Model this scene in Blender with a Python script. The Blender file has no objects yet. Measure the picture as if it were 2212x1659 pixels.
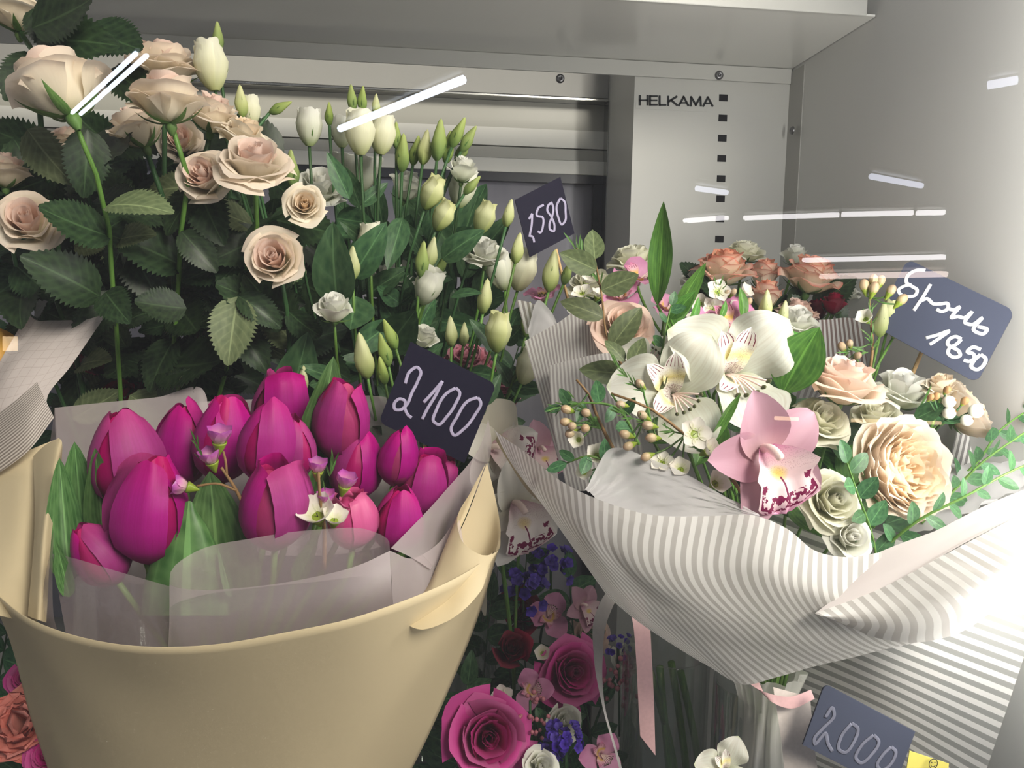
import bpy, math, random
import numpy as np
from mathutils import Vector, Matrix

# ------------------------------------------------------------------ camera
FPX = 1660.0
W, H = 2212, 1659
CAM = Vector((0.0, 0.0, 1.30))
YAW, PITCH, ROLL = math.radians(6.6), math.radians(6.2), math.radians(1.0)
CROT = (Matrix.Rotation(-YAW, 3, 'Z') @ Matrix.Rotation(math.pi / 2 - PITCH, 3, 'X') @ Matrix.Rotation(ROLL, 3, 'Z'))
scene = bpy.context.scene
cd = bpy.data.cameras.new('camera')
cd.sensor_width = 36.0
cd.lens = FPX / W * 36.0
cd.clip_start = 0.01
camo = bpy.data.objects.new('camera', cd)
scene.collection.objects.link(camo)
camo.matrix_world = Matrix.Translation(CAM) @ CROT.to_4x4()
scene.camera = camo

# ------------------------------------------------------------------ world, light, exposure
scene.view_settings.view_transform = 'Standard'
scene.view_settings.look = 'None'
scene.view_settings.gamma = 1.0
scene.view_settings.use_curve_mapping = False
scene.view_settings.exposure = 0.0
world = bpy.data.worlds.new('world')
scene.world = world
world.use_nodes = True
world.node_tree.nodes['Background'].inputs[0].default_value = (0.86, 0.88, 0.95, 1)
world.node_tree.nodes['Background'].inputs[1].default_value = 0.17
cy = scene.cycles
cy.use_denoising = True
cy.max_bounces = 5
cy.diffuse_bounces = 3
cy.glossy_bounces = 2
cy.transmission_bounces = 3
cy.transparent_max_bounces = 12
cy.use_light_tree = False
cy.use_adaptive_sampling = True
cy.adaptive_threshold = 0.035
cy.adaptive_min_samples = 12
cy.caustics_reflective = False
cy.caustics_refractive = False
cy.sample_clamp_indirect = 4.0


def area_light(name, loc, target, sx, sy, power, col):
    l = bpy.data.lights.new(name, 'AREA')
    l.shape = 'RECTANGLE'
    l.size, l.size_y = sx, sy
    l.energy = power
    l.color = col
    o = bpy.data.objects.new(name, l)
    scene.collection.objects.link(o)
    d = Vector(target) - Vector(loc)
    o.matrix_world = Matrix.Translation(Vector(loc)) @ d.to_track_quat('-Z', 'Y').to_matrix().to_4x4()
    return o


# ceiling lighting of the shop, in front of the cabinet
area_light('shop_ceiling_light', (0.95, -1.1, 2.45), (-0.10, 0.65, 1.32), 1.0, 0.6, 70.0, (1.0, 0.93, 0.82))


# ------------------------------------------------------------------ helpers
def ray(px, py):
    d = CROT @ Vector(((px - W / 2) / FPX, -(py - H / 2) / FPX, -1.0))
    return d / d.y


def P(px, py, Y):
    return CAM + ray(px, py) * Y


def Pz(px, py, z):
    d = ray(px, py)
    return CAM + d * ((z - CAM.z) / d.z)


def Sz(n, Y):
    return n * Y / FPX


COL = scene.collection
rng = random.Random(7)


def mesh_from(name, V, F, mat, uv=None, smooth=True):
    me = bpy.data.meshes.new(name)
    me.from_pydata(np.asarray(V, dtype=float).tolist(), [], F)
    if uv is not None:
        l = me.uv_layers.new(name='UVMap')
        idx = np.empty(len(me.loops), dtype=np.int32)
        me.loops.foreach_get('vertex_index', idx)
        l.data.foreach_set('uv', np.asarray(uv, dtype=np.float32)[idx].ravel())
    if smooth:
        me.polygons.foreach_set('use_smooth', np.ones(len(me.polygons), dtype=bool))
    if mat is not None:
        me.materials.append(mat)
    me.update()
    return me


def grid_faces(nv, nu, wrap=False):
    F = []
    for j in range(nv):
        for i in range(nu):
            a = j * (nu + 1) + i
            F.append((a, a + 1, a + nu + 2, a + nu + 1))
    return F


def grid_mesh(name, pts, mat, uv=None):
    pts = np.asarray(pts, dtype=float)
    nv, nu = pts.shape[0] - 1, pts.shape[1] - 1
    if uv is None:
        u, v = np.meshgrid(np.linspace(0, 1, nu + 1), np.linspace(0, 1, nv + 1))
        uv = np.stack([u, v], -1)
    return mesh_from(name, pts.reshape(-1, 3), grid_faces(nv, nu), mat, np.asarray(uv).reshape(-1, 2))


def link(name, me, parent=None, M=None):
    o = bpy.data.objects.new(name, me)
    COL.objects.link(o)
    if parent is not None:
        o.parent = parent
    if M is not None:
        o.matrix_basis = M
    return o


def thing(name, label, cat, loc, group=None):
    o = bpy.data.objects.new(name, None)
    o.empty_display_size = 0.02
    COL.objects.link(o)
    o.location = loc
    o['label'] = label
    o['category'] = cat
    if group:
        o['group'] = group
    return o


def tag(o, label, cat, group=None):
    o['label'] = label
    o['category'] = cat
    if group:
        o['group'] = group
    return o


def struct(o, label=None):
    o['kind'] = 'structure'
    if label:
        o['label'] = label
    return o


def part(name, me, th, M=None, world=True):
    """part of a thing; mesh given in world coordinates unless M already is local"""
    inv = Matrix.Translation(-th.location)
    return link(name, me, th, inv @ (M if M is not None else Matrix.Identity(4)))


def sub(name, me, par):
    return link(name, me, par, Matrix.Identity(4))


def box_mesh(name, lo, hi, mat, bev=0.0):
    x0, y0, z0 = lo
    x1, y1, z1 = hi
    V = [(x0, y0, z0), (x1, y0, z0), (x1, y1, z0), (x0, y1, z0), (x0, y0, z1), (x1, y0, z1), (x1, y1, z1), (x0, y1, z1)]
    F = [(0, 3, 2, 1), (4, 5, 6, 7), (0, 1, 5, 4), (1, 2, 6, 5), (2, 3, 7, 6), (3, 0, 4, 7)]
    me = mesh_from(name, V, F, mat, None, False)
    if bev > 0:
        import bmesh
        bm = bmesh.new()
        bm.from_mesh(me)
        bmesh.ops.bevel(bm, geom=list(bm.edges), offset=bev, segments=2, profile=0.5, affect='EDGES')
        bm.to_mesh(me)
        bm.free()
    return me


def catmull(pts, n):
    """resample control points (k,d) to n points, uniform in chord length"""
    p = np.asarray(pts, dtype=float)
    if len(p) == 1:
        return np.repeat(p, n, 0)
    if len(p) == 2:
        t = np.linspace(0, 1, n)[:, None]
        return p[0] * (1 - t) + p[1] * t
    d = np.r_[0, np.cumsum(np.linalg.norm(np.diff(p, axis=0), axis=1) + 1e-9)]
    d /= d[-1]
    m = np.gradient(p, d, axis=0)
    for k in range(1, len(p) - 1):
        h0, h1 = d[k] - d[k - 1], d[k + 1] - d[k]
        m[k] = ((p[k] - p[k - 1]) / h0 * h1 + (p[k + 1] - p[k]) / h1 * h0) / (h0 + h1)
    t = np.linspace(0, 1, n)
    i = np.clip(np.searchsorted(d, t, side='right') - 1, 0, len(p) - 2)
    h = (d[i + 1] - d[i])[:, None]
    s = ((t - d[i]) / (d[i + 1] - d[i]))[:, None]
    return ((2 * s**3 - 3 * s**2 + 1) * p[i] + (s**3 - 2 * s**2 + s) * h * m[i]
            + (-2 * s**3 + 3 * s**2) * p[i + 1] + (s**3 - s**2) * h * m[i + 1])


def tube_mesh(name, pts, rad, mat, seg=7, n=12, cap=True, flat=None):
    """tube along world points; rad float or list; flat=(normal, ratio) squashes the section"""
    c = catmull(np.array([tuple(p) for p in pts]), n)
    r = np.interp(np.linspace(0, 1, n), np.linspace(0, 1, len(rad)), rad) if hasattr(rad, '__len__') else np.full(n, rad)
    t = np.gradient(c, axis=0)
    t /= np.linalg.norm(t, axis=1)[:, None] + 1e-12
    if flat is not None:
        nn = np.array(flat[0], dtype=float)
        nn /= np.linalg.norm(nn)
        b = np.cross(t, nn)
        b /= np.linalg.norm(b, axis=1)[:, None] + 1e-12
        a = np.repeat(nn[None], n, 0) * flat[1]
    else:
        a = np.zeros_like(t)
        ref = np.array([0.0, 1.0, 0.0]) if abs(t[0][1]) < 0.9 else np.array([1.0, 0, 0])
        for k in range(n):
            ref = ref - t[k] * np.dot(ref, t[k])
            ref /= np.linalg.norm(ref) + 1e-12
            a[k] = ref
        b = np.cross(t, a)
    th = np.linspace(0, 2 * np.pi, seg, endpoint=False)
    V = c[:, None, :] + r[:, None, None] * (np.cos(th)[None, :, None] * b[:, None, :] + np.sin(th)[None, :, None] * a[:, None, :])
    F = []
    for j in range(n - 1):
        for i in range(seg):
            i2 = (i + 1) % seg
            F.append((j * seg + i, j * seg + i2, (j + 1) * seg + i2, (j + 1) * seg + i))
    if cap:
        F.append(tuple(range(seg))[::-1])
        F.append(tuple((n - 1) * seg + i for i in range(seg)))
    uv = np.zeros((n * seg, 2))
    uv[:, 0] = np.tile(np.arange(seg) / seg, n)
    uv[:, 1] = np.repeat(np.linspace(0, 1, n), seg)
    return mesh_from(name, V.reshape(-1, 3), F, mat, uv)


def lathe_mesh(name, prof, mat, seg=20, M=None):
    prof = np.asarray(prof, dtype=float)
    th = np.linspace(0, 2 * np.pi, seg, endpoint=False)
    V = np.stack([prof[:, None, 0] * np.cos(th), prof[:, None, 0] * np.sin(th), np.repeat(prof[:, 1:2], seg, 1)], -1).reshape(-1, 3)
    if M is not None:
        A = np.array(M)
        V = V @ A[:3, :3].T + A[:3, 3]
    F = []
    for j in range(len(prof) - 1):
        for i in range(seg):
            i2 = (i + 1) % seg
            F.append((j * seg + i, j * seg + i2, (j + 1) * seg + i2, (j + 1) * seg + i))
    return mesh_from(name, V, F, mat)


def orient(face, roll=0.0):
    """rotation whose +Z axis is the facing (right, up, towards the viewer)"""
    z = Vector((face[0], -face[2], face[1])).normalized()
    ref = Vector((0, 0, 1)) if abs(z.z) < 0.95 else Vector((0, -1, 0))
    x = ref.cross(z).normalized()
    y = z.cross(x)
    R = Matrix((x, y, z)).transposed()
    return R @ Matrix.Rotation(roll, 3, 'Z')


# ------------------------------------------------------------------ materials
def lin(c):
    """sRGB 0..255 -> linear"""
    out = []
    for v in c:
        v = v / 255.0
        out.append(v / 12.92 if v <= 0.04045 else ((v + 0.055) / 1.055) ** 2.4)
    return tuple(out) + (1.0,)


class NT:
    def __init__(self, name):
        self.m = bpy.data.materials.new(name)
        self.m.use_nodes = True
        self.t = self.m.node_tree
        self.t.nodes.clear()
        self.out = self.n('ShaderNodeOutputMaterial')

    def n(self, ty, **kw):
        nd = self.t.nodes.new(ty)
        for k, v in kw.items():
            setattr(nd, k, v)
        return nd

    def l(self, a, b):
        self.t.links.new(a, b)

    def val(self, sock, v):
        if isinstance(v, bpy.types.NodeSocket):
            self.l(v, sock)
        else:
            sock.default_value = v

    def ramp(self, fac, stops, interp='LINEAR'):
        r = self.n('ShaderNodeValToRGB')
        r.color_ramp.interpolation = interp
        el = r.color_ramp.elements
        while len(el) < len(stops):
            el.new(0.5)
        for e, (p, c) in zip(el, stops):
            e.position = p
            e.color = c
        self.l(fac, r.inputs[0])
        return r.outputs[0]

    def math(self, op, a, b=0.0, c=0.0):
        m = self.n('ShaderNodeMath', operation=op)
        for i, v in enumerate((a, b, c)):
            self.val(m.inputs[i], v)
        return m.outputs[0]

    def mix(self, f, a, b, blend='MIX'):
        m = self.n('ShaderNodeMix', data_type='RGBA', blend_type=blend)
        self.val(m.inputs[0], f)
        self.val(m.inputs[6], a)
        self.val(m.inputs[7], b)
        return m.outputs[2]

    def noise(self, scale, detail=3, vec=None, rough=0.55):
        m = self.n('ShaderNodeTexNoise')
        m.inputs['Scale'].default_value = scale
        m.inputs['Detail'].default_value = detail
        m.inputs['Roughness'].default_value = rough
        if vec is not None:
            self.l(vec, m.inputs['Vector'])
        return m.outputs['Fac']

    def coord(self, kind='Object'):
        return self.n('ShaderNodeTexCoord').outputs[kind]

    def uv(self):
        s = self.n('ShaderNodeSeparateXYZ')
        self.l(self.coord('UV'), s.inputs[0])
        return s.outputs[0], s.outputs[1]

    def mapping(self, vec, scale):
        m = self.n('ShaderNodeMapping')
        self.l(vec, m.inputs[0])
        m.inputs['Scale'].default_value = scale
        return m.outputs[0]

    def principled(self, col, rough=0.5, spec=0.3, bump=None, bstr=0.2, metal=0.0, bdist=0.002, **kw):
        p = self.n('ShaderNodeBsdfPrincipled')
        self.val(p.inputs['Base Color'], col)
        self.val(p.inputs['Roughness'], rough)
        p.inputs['Specular IOR Level'].default_value = spec
        p.inputs['Metallic'].default_value = metal
        if bump is not None:
            b = self.n('ShaderNodeBump')
            b.inputs['Strength'].default_value = bstr
            b.inputs['Distance'].default_value = bdist
            self.l(bump, b.inputs['Height'])
            self.l(b.outputs[0], p.inputs['Normal'])
        return p.outputs[0]

    def shmix(self, f, a, b):
        m = self.n('ShaderNodeMixShader')
        self.val(m.inputs[0], f)
        self.l(a, m.inputs[1])
        self.l(b, m.inputs[2])
        return m.outputs[0]

    def trl(self, col):
        t = self.n('ShaderNodeBsdfTranslucent')
        self.val(t.inputs[0], col)
        return t.outputs[0]

    def transp(self, col=(1, 1, 1, 1)):
        t = self.n('ShaderNodeBsdfTransparent')
        self.val(t.inputs[0], col)
        return t.outputs[0]

    def done(self, sh):
        self.l(sh, self.out.inputs[0])
        return self.m


MATS = {}


def simple(name, c, rough=0.5, spec=0.3, metal=0.0, nz=0.0, nscale=30.0, bstr=0.0):
    if name in MATS:
        return MATS[name]
    t = NT(name)
    col = lin(c)
    bump = None
    if nz > 0 or bstr > 0:
        f = t.noise(nscale, 4, t.coord('Object'))
        if nz > 0:
            dk = tuple(x * (1 - nz) for x in col[:3]) + (1,)
            lt = tuple(min(1, x * (1 + nz)) for x in col[:3]) + (1,)
            col = t.ramp(f, [(0.3, dk), (0.7, lt)])
        bump = f if bstr > 0 else None
    MATS[name] = t.done(t.principled(col, rough, spec, bump, bstr, metal))
    return MATS[name]


def emitter(name, c, s):
    if name in MATS:
        return MATS[name]
    t = NT(name)
    e = t.n('ShaderNodeEmission')
    e.inputs[0].default_value = c
    e.inputs[1].default_value = s
    if name.startswith('tube_'):
        t.m.cycles.emission_sampling = 'NONE'   # too small and far to be worth sampling as lights
    MATS[name] = t.done(e.outputs[0])
    return MATS[name]


def petal(name, stops, trans=0.3, vein=0.12, rough=0.55, veins=26, spec=0.2, blotch=0.06):
    """petal: colour from claw (v=0) to rim (v=1), fine length-wise veins, thin and translucent"""
    if name in MATS:
        return MATS[name]
    t = NT(name)
    u, v = t.uv()
    base = t.ramp(v, [(p, lin(c)) for p, c in stops])
    mp = t.mapping(t.coord('UV'), (veins, 2.2, 1))
    f = t.noise(1.0, 1, mp)
    base = t.mix(t.math('MULTIPLY', t.math('SUBTRACT', f, 0.38), vein * 4), base, t.mix(1.0, base, (0.84, 0.78, 0.74, 1), 'MULTIPLY'))
    oi = t.n('ShaderNodeObjectInfo').outputs['Random']
    hs = t.n('ShaderNodeHueSaturation')
    t.val(hs.inputs['Value'], t.math('MULTIPLY_ADD', oi, 0.14, 0.93))
    t.val(hs.inputs['Saturation'], t.math('MULTIPLY_ADD', oi, 0.16, 0.92))
    t.l(base, hs.inputs['Color'])
    base = hs.outputs[0]
    p = t.principled(base, rough, spec)
    MATS[name] = t.done(t.shmix(trans, p, t.trl(base)))
    return MATS[name]


def leafmat(name, c, c2, trans=0.15, rough=0.42, nveins=9, ribs=True, parallel=False):
    if name in MATS:
        return MATS[name]
    t = NT(name)
    u, v = t.uv()
    du = t.math('ABSOLUTE', t.math('SUBTRACT', u, 0.5))
    mid = t.math('LESS_THAN', du, 0.022)
    if parallel:
        ph = t.math('MULTIPLY', u, 60.0)
    else:
        ph = t.math('MULTIPLY', t.math('SUBTRACT', v, t.math('MULTIPLY', du, 0.55)), nveins * 6.283)
    s = t.math('POWER', t.math('ABSOLUTE', t.math('SINE', t.math('MULTIPLY', ph, 0.5))), 0.35)
    vein = t.math('SUBTRACT', 1.0, s)
    f = t.noise(7.0, 1, t.coord('UV'))
    base = t.ramp(f, [(0.3, lin(c)), (0.75, lin(c2))])
    lt = lin(tuple(min(255, x * 1.28 + 12) for x in c2))
    if ribs:
        base = t.mix(t.math('MULTIPLY', t.math('MAXIMUM', t.math('MULTIPLY', vein, 0.55), mid), 0.6), base, lt)
    oi = t.n('ShaderNodeObjectInfo').outputs['Random']
    hs = t.n('ShaderNodeHueSaturation')
    t.val(hs.inputs['Value'], t.math('MULTIPLY_ADD', oi, 0.5, 0.75))
    t.val(hs.inputs['Hue'], t.math('MULTIPLY_ADD', oi, 0.02, 0.49))
    t.l(base, hs.inputs['Color'])
    base = hs.outputs[0]
    p = t.principled(base, rough, 0.3)
    MATS[name] = t.done(t.shmix(trans, p, t.trl(base)))
    return MATS[name]


def stripes(name, n, white=(240, 238, 235), grey=(204, 200, 196), duty=0.5, trans=0.4, see=0.10, angle=0.0):
    """gift paper printed with opaque white stripes on a clear-grey film; stripes run along v"""
    if name in MATS:
        return MATS[name]
    t = NT(name)
    u, v = t.uv()
    uu = u if angle == 0 else t.math('ADD', u, t.math('MULTIPLY', v, angle))
    fr = t.math('FRACT', t.math('MULTIPLY', uu, n))
    d = t.math('ABSOLUTE', t.math('SUBTRACT', fr, 0.5))
    m = t.n('ShaderNodeMapRange', interpolation_type='SMOOTHSTEP')
    t.l(d, m.inputs[0])
    m.inputs[1].default_value = duty / 2 - 0.03
    m.inputs[2].default_value = duty / 2 + 0.03
    k = m.outputs[0]          # 0 on the white stripe, 1 on the grey
    col = t.mix(k, lin(white), lin(grey))
    p = t.shmix(trans, t.principled(col, 0.5, 0.3), t.trl(col))
    MATS[name] = t.done(t.shmix(t.math('MULTIPLY', k, see), p, t.transp()))
    return MATS[name]


def film(name, c, see, trans=0.3, rough=0.35, bstr=0.25, nscale=9.0, spec=0.4):
    """frosted florist's film or tissue: thin, lets part of what is behind show"""
    if name in MATS:
        return MATS[name]
    t = NT(name)
    col = lin(c)
    f = t.noise(nscale, 2, t.coord('Object')) if bstr > 0.3 else None
    p = t.shmix(trans, t.principled(col, rough, spec, f, bstr, 0, 0.004), t.trl(col))
    MATS[name] = t.done(t.shmix(see, p, t.transp()))
    return MATS[name]


M_white = simple('white_enamel', (196, 196, 191), 0.38, 0.45, nz=0.03, nscale=4)
M_under = simple('shelf_enamel', (226, 226, 221), 0.2, 0.6, nz=0.03, nscale=3)
M_grey = simple('grey_enamel', (168, 167, 162), 0.4, 0.4, nz=0.03, nscale=5)
M_lgrey = simple('window_panel_grey', (188, 187, 177), 0.3, 0.5, nz=0.03, nscale=4)
M_pale = simple('window_panel_pale', (238, 237, 229), 0.35, 0.4, nz=0.02, nscale=4)
M_wall = simple('side_panel_enamel', (206, 206, 203), 0.35, 0.4, nz=0.04, nscale=2.5)
M_black = simple('slot_black', (14, 14, 18), 0.6, 0.2)
M_frame = simple('window_frame_dark', (44, 46, 52), 0.3, 0.5, nz=0.1, nscale=20)
M_chrome = simple('polished_steel', (190, 190, 186), 0.22, 0.5, metal=1.0)
M_screw = simple('screw_zinc', (120, 120, 122), 0.35, 0.5, metal=0.9)
M_print = simple('printed_ink', (40, 42, 44), 0.6, 0.2)
M_floor = simple('cabinet_floor', (52, 52, 54), 0.5, 0.4, nz=0.15, nscale=12)
M_board = simple('chalkboard_navy', (26, 24, 42), 0.65, 0.12)
M_board2 = simple('chalkboard_slate', (66, 71, 88), 0.6, 0.15)
M_chalk = simple('chalk_marker', (168, 162, 188), 0.7, 0.1, nz=0.12, nscale=160)
M_chalkw = simple('white_chalk_marker', (226, 228, 234), 0.7, 0.1, nz=0.08, nscale=160)
M_chalkg = simple('grey_chalk_marker', (112, 114, 130), 0.7, 0.1, nz=0.15, nscale=160)
M_wood = simple('skewer_wood', (206, 172, 122), 0.6, 0.2, nz=0.15, nscale=60)
# ------------------------------------------------------------------ the cabinet
YB = 0.93                                   # front of the rear pilaster
YG = 1.075                                  # plane of the rear sliding window
XW = P(1700, 330, YB).x                     # right side panel
ZS = P(1704, 150, YB).z                     # underside of the shelf overhead
ZF = CAM.z - 0.66                           # cabinet floor
XL = -1.15
YGLASS = 0.27

yfront = Pz(1889, 36, ZS).y

struct(link('wall_right', box_mesh('wall_right', (XW, YGLASS + 0.02, ZF - 0.05), (XW + 0.03, 1.2, ZS + 0.6), M_wall)), 'light grey enamelled side panel of the flower cabinet')
struct(link('wall_left', box_mesh('wall_left', (XL - 0.03, YGLASS + 0.02, ZF - 0.05), (XL, 1.2, ZS + 0.6), M_wall)))
struct(link('floor', box_mesh('floor', (XL - 0.03, YGLASS + 0.02, ZF - 0.03), (XW + 0.03, 1.2, ZF), M_floor)))
# rear pilaster with shelf slots
xp0 = P(1366, 330, YB).x
pil = struct(link('wall_back', box_mesh('wall_back', (xp0, YB, ZF - 0.05), (XW, 1.2, ZS + 0.6), M_white, 0.0)), 'white enamelled rear post with a row of slots')
for k in range(9):
    yy = 211.5 + k * 43.6
    c = P(1562.5 - 0.0285 * (yy - 211.5), yy, YB)
    hw, hh = Sz(9.6, YB), Sz(7.0, YB)
    link('slot', box_mesh('slot', (c.x - hw, YB - 0.0006, c.z - hh), (c.x + hw, YB + 0.004, c.z + hh), M_black), pil)
# corner angle of the side panel
cn = link('corner_angle', box_mesh('corner_angle', (XW - 0.0012, YB - 0.035, ZF), (XW, YB - 0.0002, ZS - 0.004), M_grey))
cn.parent = bpy.data.objects['wall_right']


def screw(px, py, Y, r_px, par, nrm=(0, -1, 0)):
    c = P(px, py, Y)
    R = Vector(nrm).to_track_quat('Z', 'Y').to_matrix().to_4x4()
    r = Sz(r_px, Y)
    prof = [(r, 0), (r * 0.97, r * 0.25), (r * 0.75, r * 0.5), (r * 0.3, r * 0.6), (r * 0.28, r * 0.35), (0.0, r * 0.35)]
    o = link('screw', lathe_mesh('screw', prof, M_screw, 16, Matrix.Translation(c) @ R))
    if par is not None:
        o.parent = par
    return o


# shelf overhead
shelf = thing('cabinet_shelf', 'white enamelled metal shelf overhead across the cabinet', 'shelf', (XW, YB, ZS))
lip = P(1704, 183, YB).z
part('shelf_panel', box_mesh('shelf_panel', (XL, yfront, ZS), (XW - 0.001, YB - 0.001, ZS + 0.002), M_under), shelf)
part('rear_flange', box_mesh('rear_flange', (XL, YB - 0.004, lip), (XW - 0.0015, YB - 0.0004, ZS - 0.0005), M_white, 0.0005), shelf)
part('front_lip', box_mesh('front_lip', (XL, yfront - 0.004, ZS - 0.001), (XW - 0.012, yfront, ZS + 0.045), M_white, 0.001), shelf)
s1 = screw(1553, 163, YB - 0.004, 9.5, None)
s1.parent = shelf
s1.matrix_basis = Matrix.Translation(-shelf.location)
s2 = screw(1210, 170, YB + 0.002, 9.5, None)
s2.parent = shelf
s2.matrix_basis = Matrix.Translation(-shelf.location)
w = screw(1712, 282, 0.905, 9, bpy.data.objects['wall_right'], (-1, 0, 0))

# rear sliding window: header, rails, roller-blind box, pane
win = struct(link('window_1', box_mesh('window_1', (XL, YG + 0.05, ZF), (xp0, 1.2, ZS + 0.4), M_grey)), 'rear service window of the cabinet')


def zof(py, Y):
    return P(1297, py, Y).z


def band(name, y0, y1, Y, d, mat, bev=0.0):
    return link(name, box_mesh(name, (XL, Y, zof(y1, Y)), (xp0 - 0.0005, Y + d, zof(y0, Y)), mat, bev), win)


band('header_panel', 120, 212, YG - 0.012, 0.05, M_grey)
band('chrome_rail', 212.5, 219, YG - 0.016, 0.02, M_chrome, 0.001)
band('rail_shadow_gap', 219, 226, YG + 0.002, 0.03, M_frame)
band('fascia_panel', 226, 284, YG + 0.006, 0.03, M_lgrey)
band('blind_box', 284, 322.5, YG + 0.003, 0.03, M_pale)
band('seam_strip', 322.5, 325.5, YG + 0.010, 0.02, M_frame)
band('sash_rail', 325.5, 349, YG + 0.004, 0.03, M_lgrey)
band('sash_ledge', 349, 379, YG - 0.002, 0.03, M_pale, 0.001)
band('pane_frame', 379, 398, YG, 0.03, M_frame)
t = NT('window_pane_dark')
f = t.noise(2.2, 4, t.mapping(t.coord('Object'), (5, 1, 1)))
M_pane = t.done(t.principled(t.ramp(f, [(0.3, lin((108, 107, 120))), (0.7, lin((150, 149, 158)))]), 0.12, 0.9))
band('window_pane', 398, 1300, YG + 0.012, 0.006, M_pane)
xs0, xs1 = P(1280, 500, YG).x, xp0 - 0.0006
link('window_stile', box_mesh('window_stile', (xs0, YG + 0.004, ZF), (xs1, YG + 0.03, zof(398, YG)), M_frame), win)
link('steel_edge', box_mesh('steel_edge', (xp0 - 0.0016, YG - 0.02, ZF), (xp0 - 0.0002, YG + 0.03, zof(226, YG)), M_chrome), win)

# maker's name on the post
a, b = P(1381, 217, YB - 0.0006), P(1536, 217, YB - 0.0006)
stk = tag(link('brand_sticker', box_mesh('brand_sticker', (a.x - 0.004, YB - 0.0003, a.z - 0.0095), (b.x + 0.003, YB, a.z + 0.0095), M_white)), 'clear sticker printed with a maker name on white rear post', 'sticker')
GLYPH = {'H': [((0, 0), (0, 1)), ((1, 0), (1, 1)), ((0, .5), (1, .5))], 'E': [((0, 0), (0, 1)), ((0, 0), (1, 0)), ((0, .5), (.95, .5)), ((0, 1), (1, 1))], 'L': [((0, 0), (0, 1)), ((0, 0), (1, 0))],
         'K': [((0, 0), (0, 1)), ((0.05, .42), (1, 1)), ((.35, .58), (1.05, 0))], 'A': [((0, 0), (.5, 1)), ((1, 0), (.5, 1)), ((.2, .3), (.8, .3))], 'M': [((0, 0), (0.04, 1)), ((1, 0), (.96, 1)), ((.06, 1), (.5, .08)), ((.94, 1), (.5, .08))]}
px_ = 1382.0
for ch, wd in zip('HELKAMA', (17, 15.5, 13.5, 18, 20, 22, 20)):
    V, F = [], []
    for (x0, y0), (x1, y1) in GLYPH[ch]:
        p0 = P(px_ + x0 * wd, 227.5 - y0 * 18.5 + (px_ - 1460) * 0.022, YB - 0.0008)
        p1 = P(px_ + x1 * wd, 227.5 - y1 * 18.5 + (px_ - 1460) * 0.022, YB - 0.0008)
        p0.y = p1.y = YB - 0.0008
        d = (p1 - p0).normalized()
        hw = Sz(2.3 if abs(d.z) > .3 else 1.7, YB)
        nn = Vector((d.z, 0, -d.x)) * hw
        p0, p1 = p0 - d * hw * .8, p1 + d * hw * .8
        o_ = len(V)
        V += [tuple(p0 - nn), tuple(p1 - nn), tuple(p1 + nn), tuple(p0 + nn)]
        F.append((o_, o_ + 1, o_ + 2, o_ + 3))
    link('letter', mesh_from('letter', V, F, M_print, None, False), stk)
    px_ += wd + 5.2

# front glass, with a translucent veil added to stand in for glare haze
t = NT('front_glass')
gl = t.n('ShaderNodeBsdfGlossy')
gl.inputs['Roughness'].default_value = 0.004
gl.inputs[0].default_value = (1, 1, 1, 1)
glare_veil = t.trl((0.9, 0.9, 0.92, 1))
clear = t.shmix(0.055, t.transp((0.985, 0.99, 0.985, 1)), gl.outputs[0])
M_glass = t.done(t.shmix(0.011, clear, glare_veil))
g = mesh_from('window_2', [(-1.6, YGLASS, ZF - 0.2), (XW + 0.4, YGLASS, ZF - 0.2), (XW + 0.4, YGLASS, ZS + 0.9), (-1.6, YGLASS, ZS + 0.9)], [(0, 1, 2, 3)], M_glass, None, False)
struct(link('window_2', g), 'clear front glass of the cabinet')


# ------------------------------------------------------------------ lamps
def tube_lamp(name, label, p0, p1, r, mat, housing=True, double=0.0):
    p0, p1 = Vector(p0), Vector(p1)
    th = thing(name, label, 'lamp', (p0 + p1) / 2, 'fluorescent lamps of the shop' if housing else None)
    offs = [Vector((0, 0, 0))]
    if double:
        d = (p1 - p0).cross(Vector((0, 0, 1))).normalized() * double
        offs = [d, -d]
    for of in offs:
        part('tube', tube_mesh('tube', [p0 + of, p1 + of], r, mat, 8, 3), th)
    if housing:
        up = Vector((0, 0, r * 2.2 + 0.012))
        part('housing', tube_mesh('housing', [p0 + up, p1 + up], r * 1.1, M_white, 4, 2), th)
    return th


def mirror(v):
    return Vector((v.x, 2 * YGLASS - v.y, v.z))


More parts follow.
